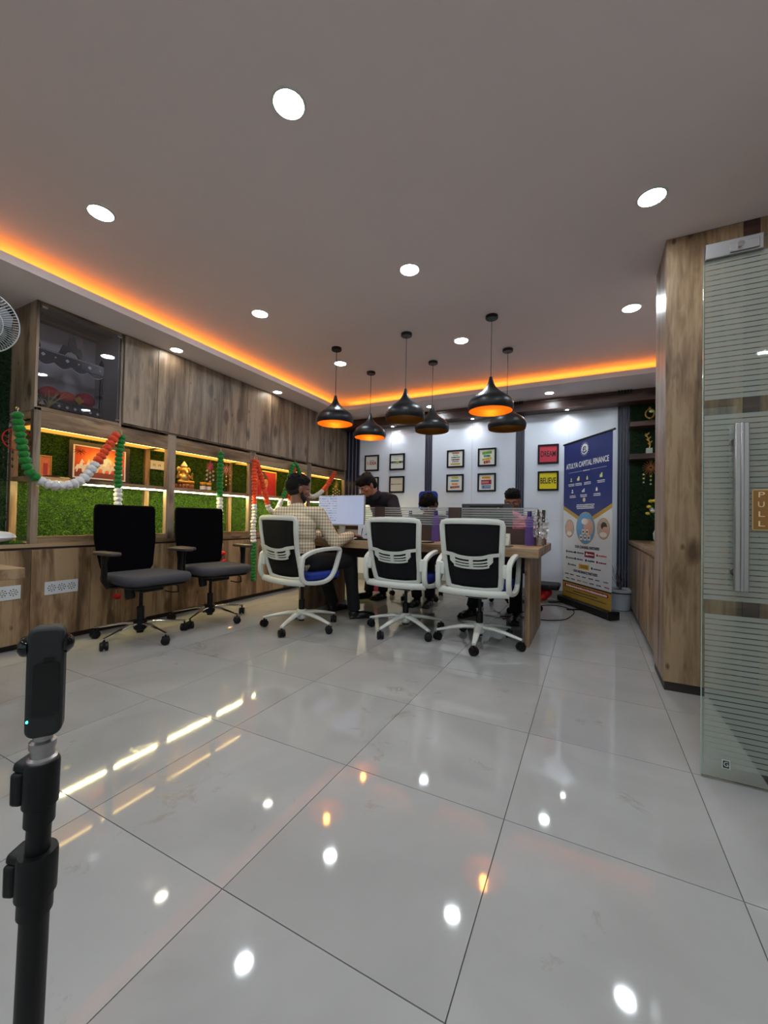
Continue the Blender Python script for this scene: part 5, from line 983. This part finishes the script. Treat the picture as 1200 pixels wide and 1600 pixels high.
# ---------------- framed prints on the white wall ----------------
def wframe(label, x0, z0, art, back=paper, s=0.25):
    y = YB - 0.018; t = thing('picture_frame', label, 'picture', (x0 + s / 2, y, z0), 0, 'square black frames on the white wall'); w = 0.022
    MB().box((x0, y - 0.022, z0), (x0 + w, y, z0 + s)).box((x0 + s - w, y - 0.022, z0), (x0 + s, y, z0 + s)).box((x0 + w, y - 0.022, z0), (x0 + s - w, y, z0 + w)).box((x0 + w, y - 0.022, z0 + s - w), (x0 + s - w, y, z0 + s)).build('frame', frame_black, t, 0.001)
    box('print', (x0 + w, y - 0.012, z0 + w), (x0 + s - w, y - 0.006, z0 + s - w), back, t)
    k = 0
    for a in art:
        if a[0] == 'b':   # colour band
            _, cx, cz, wd, h, col, ti = a; k += 1
            MB().obox((x0 + s * cx, y - 0.0125 - 0.0002 * k, z0 + s * cz), (s * wd, 0.0008, s * h), (0, -ti, 0)).build('printed_band', M('ink_%d_%d_%d' % col, col, 0.6), t)
            n = int(wd * 16); q = MB(); rg = random.Random(int(cz * 1000))
            for i in range(n):
                if rg.random() < 0.8: q.obox((x0 + s * (cx - wd / 2 + wd * (i + 0.7) / (n + 0.4)), y - 0.0135 - 0.0002 * k, z0 + s * cz - math.tan(-ti) * s * (wd * ((i + 0.7) / (n + 0.4) - 0.5))), (s * 0.018, 0.0004, s * h * 0.5), (0, -ti, 0))
            if q.v: q.build('print_marks', M('pale_ink', (226, 220, 190), 0.6) if sum(col) < 330 else ink, t)
        elif a[0] == 't':
            _, body, cx, cz, h, wd, m = a; text('lettering', body, s * h, (x0 + s * cx, y - 0.0135, z0 + s * cz), (PI / 2, 0, 0), m, t, width=s * wd, bold=0.0018)
        elif a[0] == 'e':
            _, cx, cz, r, col = a; MB().cyl((x0 + s * cx, y - 0.0142, z0 + s * cz), (x0 + s * cx, y - 0.013, z0 + s * cz), s * r, n=20).build('printed_dot', M('ink_%d_%d_%d' % col, col, 0.6), t)
    return t
ZU, ZL = 1.71, 1.365
redi = M('red_ink', (150, 40, 34), 0.6)
wframe('black frame with a red IDEA print, top left of the left group', -3.185, ZU, [('t', '1 IDEA', 0.5, 0.48, 0.2, 0.62, redi), ('b', 0.5, 0.66, 0.3, 0.03, (60, 60, 60), 0)])
wframe('black frame with a dark band and green dot print, top right of the left group', -2.745, ZU, [('b', 0.5, 0.48, 0.82, 0.12, (40, 42, 36), 0), ('e', 0.52, 0.46, 0.085, (150, 170, 40)), ('b', 0.45, 0.66, 0.3, 0.02, (70, 70, 70), 0)])
wframe('black frame partly hidden by the head of the leaning man', -3.18, ZL, [('b', 0.5, 0.62, 0.5, 0.08, (220, 180, 120), 0), ('b', 0.5, 0.5, 0.6, 0.06, (120, 110, 100), 0)], M('cream_paper', (216, 206, 186), 0.6))
wframe('black frame with one thin dark line of script, bottom right of the left group', -2.745, ZL, [('b', 0.48, 0.52, 0.72, 0.035, (50, 48, 44), 0), ('e', 0.17, 0.52, 0.035, (40, 38, 36))], M('cream_paper', (216, 206, 186), 0.6))
wframe('black frame with six slim coloured word bars, top left of the middle group', -1.832, ZU, [('b', 0.5, 0.82, 0.42, 0.075, (180, 60, 44), 0), ('b', 0.5, 0.70, 0.30, 0.05, (70, 160, 90), 0), ('b', 0.5, 0.58, 0.5, 0.075, (20, 100, 84), 0), ('b', 0.5, 0.45, 0.48, 0.07, (120, 30, 44), 0), ('b', 0.5, 0.34, 0.4, 0.05, (110, 120, 140), 0), ('b', 0.5, 0.20, 0.56, 0.085, (206, 170, 40), 0)])
wframe('black frame with green, yellow and red tilted word bars, top right of the middle group', -1.388, ZU, [('b', 0.5, 0.74, 0.52, 0.15, (110, 180, 50), 0.1), ('b', 0.5, 0.57, 0.36, 0.11, (20, 100, 96), 0), ('b', 0.5, 0.40, 0.52, 0.12, (220, 190, 40), 0.15), ('b', 0.5, 0.24, 0.36, 0.15, (170, 34, 50), 0.15)])
wframe('black frame with yellow, blue, orange, red bars, bottom left of the middle group', -1.835, ZL, [('b', 0.5, 0.80, 0.38, 0.11, (200, 200, 60), 0), ('b', 0.5, 0.62, 0.44, 0.10, (40, 120, 150), 0), ('b', 0.5, 0.45, 0.36, 0.10, (240, 150, 50), 0), ('b', 0.5, 0.27, 0.54, 0.12, (140, 24, 30), 0.06)])
wframe('black frame with a large crimson word bar, bottom right of the middle group', -1.388, ZL, [('b', 0.48, 0.76, 0.46, 0.13, (230, 150, 40), 0), ('b', 0.48, 0.51, 0.56, 0.26, (150, 20, 56), 0.03), ('b', 0.48, 0.25, 0.5, 0.18, (30, 100, 160), 0)])
wframe('black frame with the red DREAM print', -0.608, ZU, [('t', 'DREAM', 0.5, 0.5, 0.30, 0.70, ink)], M('red_pink_print', (196, 48, 72), 0.6))
wframe('black frame with the yellow BELIEVE print', -0.606, ZL, [('t', 'BELIEVE', 0.5, 0.5, 0.30, 0.74, ink)], M('yellow_print', (226, 208, 12), 0.6))

# ---------------- roll-up banner ----------------
A, B_ = Vector((-0.285, 5.40, 0)), Vector((0.20, 4.65, 0)); bd = (B_ - A); BW = bd.length; ang = math.atan2(bd.y, bd.x); Z0, Z1 = 0.085, 1.90; BH = Z1 - Z0
bn = thing('rollup_banner', 'tall blue and white roll-up banner reading ATULYA CAPITAL FINANCE', 'banner', A)
def bmesh_(name, q, mat, par=None): # build in banner space: x along, y toward viewer(-), z up
    o = q.build(name, mat, None); o.parent = par or bn; o.rotation_euler = (0, 0, 0); return o
bn.rotation_euler = (0, 0, ang)
def bx_(name, t0, s0, t1, s1, d, mat, par=None): return bmesh_(name, MB().box((t0 * BW, -d - 0.0004, Z1 - s1 * BH), (t1 * BW, -d, Z1 - s0 * BH)), mat, par)
def bpoly(name, pts, d, mat): return bmesh_(name, MB().prism([(t * BW, Z1 - s * BH) for t, s in pts], 'xz', -d - 0.0004, -d), mat)
b_blue = M('banner_blue', (13, 36, 116), 0.3, bump=0.15, bscale=3); b_white = M('banner_white', (208, 212, 218), 0.35); b_gold = M('banner_gold', (170, 140, 52), 0.35); ltr = M('white_lettering', (235, 238, 240), 0.5); dl = M('navy_lettering', (36, 40, 66), 0.5)
bpoly('banner_sheet', [(0, 0), (1, 0), (1, 1), (0, 1)], 0.0, b_white)
bpoly('blue_field', [(0, 0), (1, 0), (1, 0.405), (0.5, 0.505), (0, 0.405)], 0.0006, b_blue)
bpoly('gold_chevron', [(0, 0.405), (0.5, 0.505), (1, 0.405), (1, 0.43), (0.5, 0.532), (0, 0.43)], 0.001, b_gold)
bx_('gold_foot', 0, 0.905, 1, 1, 0.001, b_gold); bx_('black_line', 0, 0.898, 1, 0.906, 0.0014, ink)
def btext(body, t, s, h, w, mat, par=None, d=0.0022):
    o = text('lettering', body, h, (0, 0, 0), (PI / 2, 0, 0), mat, None, extrude=0.0003, width=w * BW, bold=0.0012); o.parent = bn; o.location = (t * BW, -d, Z1 - s * BH); return o
btext('ATULYA CAPITAL FINANCE', 0.5, 0.152, 0.062, 0.88, ltr)
bx_('rule', 0.12, 0.193, 0.42, 0.1945, 0.0015, ltr); bx_('rule', 0.60, 0.193, 0.90, 0.1945, 0.0015, ltr)
def marks(t, s, w, h, mat, rows=1, seed=0, d=0.0018, par=None):
    rg = random.Random(int(t * 977 + s * 3571) + seed); q = MB()
    for r in range(rows):
        x = (t - w / 2) * BW; e = (t + w / 2) * BW; x += rg.uniform(0, 0.1) * w * BW if rows > 1 else 0
        while x < e: l = rg.uniform(0.35, 0.9) * h; q.box((x, -d - 0.0004, Z1 - s * BH - r * h * 1.6 - h / 2), (x + l, -d, Z1 - s * BH - r * h * 1.6 + h / 2 * rg.uniform(0.4, 1))); x += l + h * 0.25
    o = bmesh_('small_print', q, mat, par); return o
marks(0.51, 0.194, 0.14, 0.012, ltr)
for t, s, k in ((0.18, 0.243, 0), (0.34, 0.243, 1), (0.53, 0.243, 2), (0.80, 0.243, 1), (0.21, 0.318, 0), (0.45, 0.318, 3), (0.72, 0.318, 2)):
    q = MB(); x, z = t * BW, Z1 - s * BH
    if k == 0: q.ell((x, -0.002, z + 0.014), (0.012, 0.001, 0.012)); q.box((x - 0.018, -0.003, z - 0.016), (x + 0.018, -0.0018, z - 0.003))
    elif k == 1: q.box((x - 0.022, -0.003, z - 0.015), (x + 0.022, -0.0018, z + 0.015)); q.ell((x + 0.01, -0.0025, z + 0.02), (0.014, 0.001, 0.014))
    elif k == 2: q.prism([(x - 0.014, z - 0.018), (x + 0.014, z - 0.018), (x + 0.014, z + 0.004), (x, z + 0.026), (x - 0.014, z + 0.004)], 'xz', -0.003, -0.0018)
    else:
        for i in range(3): q.box((x - 0.024 + i * 0.018, -0.003, z - 0.016), (x - 0.012 + i * 0.018, -0.0018, z + 0.004 + 0.01 * i))
    bmesh_('icon', q, M('pale_yellow_print', (216, 214, 150), 0.5) if s < 0.3 else ltr); marks(t, s + 0.026, 0.14, 0.011, ltr, 2)
bmesh_('icon', MB().cyl((0.47 * BW, -0.003, Z1 - 0.375 * BH), (0.47 * BW, -0.0015, Z1 - 0.375 * BH), 0.024, n=20), M('gold_white', (214, 204, 160), 0.5)); marks(0.48, 0.405, 0.38, 0.012, ltr, 3)
# logo roundel
lx, lz = 0.47 * BW, Z1 - 0.062 * BH
bmesh_('logo_disc', MB().cyl((lx, -0.0022, lz), (lx, -0.0012, lz), 0.062, n=36), ltr); q = MB()
for i in range(18): a = 2 * PI * i / 18; q.obox((lx + 0.075 * math.cos(a), -0.0018, lz + 0.075 * math.sin(a)), (0.008, 0.001, 0.006), (0, -a, 0))
bmesh_('logo_rays', q, ltr); q = MB(); q.tube([(lx + 0.03 * math.cos(a), -0.0026, lz + 0.005 + 0.022 * math.sin(a * 1.0)) for a in (0.5, 1.2, 2.0, 2.8, 3.6)], 0.006, 6, flat=(1, 1)); q.tube([(lx - 0.03, -0.0026, lz - 0.012), (lx, -0.0026, lz + 0.004), (lx + 0.028, -0.0026, lz - 0.006)], 0.005, 6); q.tube([(lx - 0.038, -0.0026, lz - 0.02), (lx - 0.01, -0.0026, lz - 0.038), (lx + 0.036, -0.0026, lz - 0.022)], 0.007, 6); bmesh_('logo_figure', q, b_blue)
# photo roundels
def roundel(t, s, rx, rz, kind):
    x, z = t * BW, Z1 - s * BH
    def disc(name, dx, dz, a, b, d, m):
        pts = [(x + dx + a * math.cos(2 * PI * i / 36), z + dz + b * math.sin(2 * PI * i / 36)) for i in range(36)]; bmesh_(name, MB().prism(pts, 'xz', -d - 0.0004, -d), m)
    disc('roundel_rim', 0, 0, rx + 0.008, rz + 0.008, 0.0016, b_gold)
    disc('roundel_photo', 0, 0, rx, rz, 0.0022, M('photo_blue', (90, 150, 200), 0.4, noise=0.2, nscale=4) if kind == 1 else M('photo_pale', (176, 166, 156), 0.4, noise=0.4, nscale=30))
    peach = M('photo_peach', (206, 160, 144), 0.5, noise=0.1)
    if kind == 1:
        disc('photo_shape', rx * 0.35, rz * 0.05, rx * 0.52, rz * 0.55, 0.0026, peach); disc('photo_shape', -0.01, rz * 0.42, rx * 0.38, rz * 0.2, 0.003, M('photo_cream', (222, 214, 204), 0.5))
        q = MB(); q2 = MB()
        for i, (dx, dz) in enumerate(((-0.45, -0.62), (0.0, -0.64), (0.42, -0.62), (-0.22, -0.25), (0.22, -0.25))): q.box((x + dx * rx - 0.026, -0.0036, z + dz * rz - 0.028), (x + dx * rx + 0.026, -0.0031, z + dz * rz + 0.028)); q2.obox((x + dx * rx, -0.0042, z + dz * rz), (0.022, 0.0004, 0.022), (0, PI / 4 * (i % 2), 0))
        bmesh_('photo_cubes', q, M('photo_cream', (222, 214, 204), 0.5)); bmesh_('cube_symbols', q2, ink)
    else:
        disc('photo_shape', rx * 0.1, rz * 0.25, rx * 0.5, rz * 0.4, 0.0026, M('photo_dark', (50, 36, 34), 0.5) if kind == 2 else peach); disc('photo_shape', rx * 0.3 * (kind - 1), -rz * 0.1, rx * 0.45, rz * 0.3, 0.003, peach); disc('photo_shape', 0, -rz * 0.6, rx * 0.6, rz * 0.25, 0.0034, M('photo_cream', (222, 214, 204), 0.5))
roundel(0.5, 0.548, 0.165, 0.172, 1); roundel(0.15, 0.555, 0.088, 0.098, 0); roundel(0.85, 0.548, 0.095, 0.104, 2)
btext('OUR CHANNEL PARTNERS', 0.53, 0.668, 0.030, 0.50, dl); btext('OUR INSURANCE PARTNERS', 0.50, 0.822, 0.028, 0.50, dl)
logo_c = [M('logo_navy', (44, 50, 100), 0.5), M('logo_maroon', (140, 20, 50), 0.5), M('logo_red', (200, 50, 50), 0.5), M('logo_gold', (214, 170, 40), 0.5), dl]
for t, s, k in ((0.17, 0.705, 0), (0.37, 0.705, 4), (0.82, 0.705, 2), (0.17, 0.745, 0), (0.37, 0.745, 4), (0.60, 0.745, 4), (0.82, 0.745, 1), (0.22, 0.787, 0), (0.72, 0.787, 4)):
    marks(t + 0.02, s, 0.14, 0.017, dl if k in (0, 4) else logo_c[k]); bmesh_('logo_mark', MB().cyl(((t - 0.08) * BW, -0.0024, Z1 - s * BH), ((t - 0.08) * BW, -0.0014, Z1 - s * BH), 0.014, n=14), logo_c[k])
bx_('logo_plate', 0.49, 0.690, 0.69, 0.725, 0.0014, logo_c[1]); btext('A', 0.535, 0.707, 0.03, 0.045, ltr); marks(0.61, 0.707, 0.11, 0.012, ltr, d=0.0022)
bx_('logo_plate', 0.37, 0.772, 0.58, 0.803, 0.0014, logo_c[3]); marks(0.475, 0.782, 0.16, 0.010, dl, 2, d=0.0022)
for i, t in enumerate((0.1, 0.22, 0.36, 0.48, 0.62, 0.75, 0.90)): marks(t, 0.850, 0.08, 0.013, dl, seed=i); marks(t + 0.02, 0.878, 0.08, 0.014, logo_c[i % 5], seed=i + 9)
q = MB().prism([(x + 0.5 * BW, z + Z1 - 0.925 * BH) for x, z in rrect(0.90 * BW, 0.040, 0.018)], 'xz', -0.0022, -0.0016); bmesh_('red_bar', q, M('banner_red', (160, 20, 30), 0.4)); marks(0.52, 0.925, 0.80, 0.022, ltr, d=0.0026)
bmesh_('bar_dot', MB().cyl((0.10 * BW, -0.003, Z1 - 0.925 * BH), (0.10 * BW, -0.0022, Z1 - 0.925 * BH), 0.012, n=14), ltr); marks(0.5, 0.952, 0.5, 0.013, dl); marks(0.5, 0.968, 0.84, 0.011, dl)
bmesh_('top_rail', MB().tube([(-0.012, 0, Z1 + 0.006), (BW + 0.03, 0, Z1 + 0.006)], 0.011, 10), black_pl)
bmesh_('base_cassette', MB().box((-0.03, -0.06, 0.012), (BW + 0.03, 0.05, 0.085)), black_pl).modifiers.new('b', 'BEVEL').width = 0.01
bmesh_('end_cap', MB().box((BW + 0.03, -0.065, 0.01), (BW + 0.045, 0.055, 0.09)), M('dark_cap', (24, 24, 28), 0.3))
for t in (0.03, 0.48): bmesh_('foot', MB().box((t * BW, -0.20, 0.0), (t * BW + 0.03, 0.12, 0.011)), black_pl)
bmesh_('rear_pole', MB().cyl((BW * 0.5, 0.02, 0.085), (BW * 0.5, 0.02, Z1), 0.009, n=10), steel)

# ---------------- alcove ornaments ----------------
t = thing('round_trophy', 'round gold trophy ring on the upper dark shelf', 'trophy', (0.60, 5.47, 2.13)); c = (0.60, 5.47, 2.13)
MB().box((0.572, 5.44, 2.13), (0.632, 5.50, 2.155)).build('plinth', black_pl, t, 0.003); MB().cyl((0.60, 5.47, 2.155), (0.60, 5.47, 2.175), 0.012).build('stem', gold, t)
MB().tube([(0.60 + 0.042 * math.cos(a * PI / 12), 5.47, 2.222 + 0.052 * math.sin(a * PI / 12)) for a in range(24)], 0.009, 8, closed=True).build('ring', gold, t)
MB().ell((0.615, 5.455, 2.245), (0.026, 0.008, 0.018)).build('disc', M('pale_gold', (230, 222, 170), 0.3, 0.5), t); MB().lathe([(0.012, 0), (0.016, 0.012), (0.004, 0.03)], (0.60, 5.47, 2.275), 12).build('tip', gold, t)
t = thing('slender_trophy', 'slender gold leaf-branch trophy on a white block, lower dark shelf', 'trophy', (0.60, 5.47, 1.76))
MB().box((0.566, 5.44, 1.76), (0.626, 5.50, 1.825)).build('block', M('white_marble_block', (186, 190, 184), 0.4, noise=0.2, nscale=40), t, 0.002)
MB().tube([(0.60, 5.47, 1.825), (0.605, 5.47, 1.87), (0.588, 5.47, 1.93), (0.56, 5.47, 2.0)], [0.008, 0.007, 0.006, 0.003], 8).build('stem', gold, t)
for k in range(6):
    s_ = 1 if k % 2 else -1; z = 1.86 + 0.024 * k; x = 0.604 - 0.007 * k
    MB().ell((x + 0.016 * (1 if s_ > 0 else 0.5) * s_, 5.47, z + 0.012), (0.022, 0.004, 0.009), (0, -0.8 * s_, 0), 10, 6).build('leaf', gold, t)
bz = burst('copper starburst hanging with beads below the lower dark shelf', 0.61, 5.44, 1.60, 0.085, (M('copper_spike', (190, 124, 80), 0.35, 0.6), M('gold_white_bead', (220, 206, 150), 0.35)), 18, 3, axis='y')
fv = thing('flower_vase', 'vase of yellow flowers on the low counter, mostly hidden by the tall cladding', 'flowers', (0.66, 5.2, 0.771))
MB().lathe([(0.03, 0.001), (0.05, 0.03), (0.055, 0.09), (0.03, 0.15), (0.035, 0.165)], (0.66, 5.2, 0.771), 20).build('vase', white_pl, fv)
q = MB(); rg = random.Random(3); heads = []
for i in range(9):
    p = Vector((0.66 + rg.uniform(-0.10, 0.08), 5.2 + rg.uniform(-0.06, 0.06), 1.02 + rg.uniform(0, 0.22))); heads.append(p); q.tube([(0.66, 5.2, 0.92), (0.66, 5.2, 0.97), p], 0.002, 5)
q.build('stems', m_green, fv)
for i, p in enumerate(heads): MB().ell(p, (0.024, 0.024, 0.018), nu=10, nv=6).build('flower', M('yellow_petal', (226, 196, 60), 0.6) if i % 3 else M('cream_petal', (214, 214, 190), 0.6), fv)

# ---------------- frosted glass door ----------------
gd = thing('glass_entrance_door', 'frameless glass door with frosted stripes, long steel handle and PULL sign', 'door', (0.82, 1.965, 0)); gd['kind'] = 'thing'
box('pane', (0.39, 1.960, 0.006), (1.30, 1.970, 2.05), glass_clear, gd, 0.001)
box('pane_edge', (0.3885, 1.9602, 0.006), (0.3899, 1.9698, 1.99), M('green_glass_edge', (150, 180, 170), 0.2), gd)
def film(z0, z1, x0=0.393, pitch=0.0203, gap=0.0035):
    q = MB(); z = z0
    while z < z1 - 0.01: q.box((x0, 1.9582, z), (1.298, 1.9590, z + pitch - gap)); z += pitch
    q.build('frosted_stripes', frost, gd)['kind'] = 'stuff'
film(1.447, 2.0); film(0.680, 1.396); film(0.06, 0.622, 0.398)
th = MB().box((0.392, 1.945, 1.992), (0.565, 1.985, 2.052)).build('top_patch_fitting', steel, gd, 0.003)
lk = MB().box((0.465, 1.938, 1.998), (0.552, 1.945, 2.034)).build('lock_plate', steel, th, 0.002)
MB().cyl((0.495, 1.930, 2.018), (0.495, 1.938, 2.018), 0.011, n=20).build('lock_cylinder', chrome, th)
hd = MB().box((0.474, 1.905, 0.724), (0.515, 1.925, 1.342)).box((0.489, 1.900, 0.724), (0.500, 1.906, 1.342)).build('handle_bar', steel, gd, 0.003)
for z in (0.79, 1.275):
    MB().cyl((0.490, 1.925, z), (0.490, 1.96, z), 0.009, n=16).build('standoff', chrome, hd); MB().lathe([(0.013, 0), (0.015, 0.004), (0.013, 0.012)], (0.482, 1.957, z), 20, rot=(PI / 2, 0, 0)).build('rosette', chrome, hd)
MB().box((0.484, 2.005, 0.715), (0.528, 2.025, 1.354)).build('rear_handle_bar', steel, gd, 0.003)
for z in (0.79, 1.275): MB().cyl((0.505, 1.97, z), (0.505, 2.006, z), 0.009, n=12).build('rear_standoff', chrome, gd)
sg = MB().prism([(a + 0.5615, b + 1.0235) for a, b in rrect(0.052, 0.150, 0.004)], 'xz', 1.9535, 1.958).build('pull_sign', M('brass_border', (196, 164, 104), 0.4), gd)
sf = MB().box((0.5385, 1.9525, 0.9515), (0.5845, 1.9536, 1.0955)).build('sign_face', M('brown_sign_face', (136, 92, 34), 0.4), sg)
for i, c in enumerate('PULL'): text('lettering', c, 0.021, (0.5605, 1.952, 1.078 - i * 0.0355), (PI / 2, 0, 0), M('sign_letter', (222, 196, 150), 0.5), sg, width=0.018)
st = MB().box((0.452, 1.9580, 0.052), (0.476, 1.9588, 0.084)).build('sticker', M('sticker_white', (190, 196, 192), 0.5), gd)
MB().box((0.4545, 1.9573, 0.0545), (0.4735, 1.9580, 0.0815)).build('sticker_dark', M('sticker_dark', (40, 44, 44), 0.5), st)
text('lettering', 'G', 0.018, (0.464, 1.957, 0.068), (PI / 2, 0, 0), M('sticker_white', (190, 196, 192), 0.5), st, width=0.014)

# ---------------- camera on a monopod in the foreground ----------------
cdir = Vector((-0.918, 0.397, 0)); 
mp = thing('monopod', 'black extendable monopod with two clamp collars in the left foreground', 'monopod', (-0.60, 0.25, 0))
top = Vector((-0.5625, 0.247, 0.70)); lean = Vector((-0.026, 0.0, -0.70)).normalized()
def L(h): return top + lean * ((top.z - h) / -lean.z)
MB().cyl(L(0.0), L(0.565), 0.0142, n=24).build('lower_tube', black_pl, mp); MB().cyl(L(0.50), L(0.66), 0.0118, n=24).build('upper_tube', black_pl, mp)
side = Vector((-0.90, 0.42, 0)).normalized() * 1.0; rgt = Vector((0.89, 0.45, 0))
for zt, zb, r in ((0.678, 0.606, 0.0172), (0.573, 0.503, 0.0198)):
    c = MB().tube([L(zb), L(zb + 0.02), L(zb + 0.022), L(zt - 0.004), L(zt)], [r * 0.86, r * 0.86, r, r, r * 0.93], 24).build('clamp_collar', black_pl, mp, 0.0)
    m = L((zt + zb) / 2 + 0.008) - rgt * (r * 1.05)
    q = MB(); q.obox(m, (0.014, 0.030, (zt - zb) * 0.52), (0, 0, math.atan2(0.45, 0.89))); q.obox(m + Vector((0, 0, (zt - zb) * 0.32)) + rgt * 0.004, (0.020, 0.026, 0.012), (0, 0.25, math.atan2(0.45, 0.89))); q.build('clamp_lever', black_pl, c, 0.004, seg=3)
MB().lathe([(0.0135, 0), (0.0145, 0.004), (0.0145, 0.011), (0.0115, 0.013), (0.0115, 0.022), (0.0130, 0.023), (0.0130, 0.03), (0.0095, 0.032), (0.0095, 0.04)], L(0.670), 24).build('metal_screw_mount', steel, mp)
for a in (20, 140, 260): a = math.radians(a); MB().tube([L(0.14), L(0.02) + Vector((0.19 * math.cos(a), 0.19 * math.sin(a), -0.012))], [0.009, 0.007], 10).build('foot_leg', black_pl, mp)
ac = thing('action_camera', 'slim black stick-shaped camera with a blue-green status light on the monopod', 'camera', (-0.561, 0.247, 0.708))
yaw = 0.98; Rz = Matrix.Rotation(yaw, 4, 'Z'); Tm = Matrix.Translation((-0.5605, 0.247, 0.708)) @ Rz
def cb(q): q.T = Tm; return q
q = cb(MB()); q.prism([(x, z + 0.0625) for x, z in rrect(0.034, 0.125, 0.010)], 'xz', -0.011, 0.011); q.build('body', M('matt_black_rubber', (20, 21, 23), 0.55), ac, 0.004, seg=3)

q = cb(MB()); q.lathe([(0.0115, 0), (0.0115, 0.004), (0.010, 0.007), (0.006, 0.0095), (0.001, 0.0105)], (-0.0165, 0.0, 0.103), 24, rot=(0, -PI / 2, 0)); q.build('lens', M('lens_glass', (6, 6, 8), 0.06), ac)
q = cb(MB()); q.lathe([(0.0115, 0), (0.0115, 0.003), (0.006, 0.008), (0.001, 0.009)], (0.0165, 0.0, 0.103), 24, rot=(0, PI / 2, 0)); q.build('lens', M('lens_glass', (6, 6, 8), 0.06), ac)
q = cb(MB()); q.prism([(x + 0.002, z + 0.055) for x, z in rrect(0.024, 0.060, 0.004)], 'xz', -0.0125, -0.0110); q.build('touch_panel', M('black_gloss', (12, 12, 14), 0.12), ac)
q = cb(MB()); q.prism([(x + 0.004, z + 0.088) for x, z in rrect(0.010, 0.004, 0.0015)], 'xz', -0.0135, -0.0120); q.build('button', black_pl, ac)
q = cb(MB()); q.ell((-0.0140, -0.0112, 0.021), (0.0011, 0.0011, 0.0016)); q.build('status_light', M('cyan_led', (60, 255, 230), 0.4, emit=(0.05, 0.9, 0.8), es=6), ac)
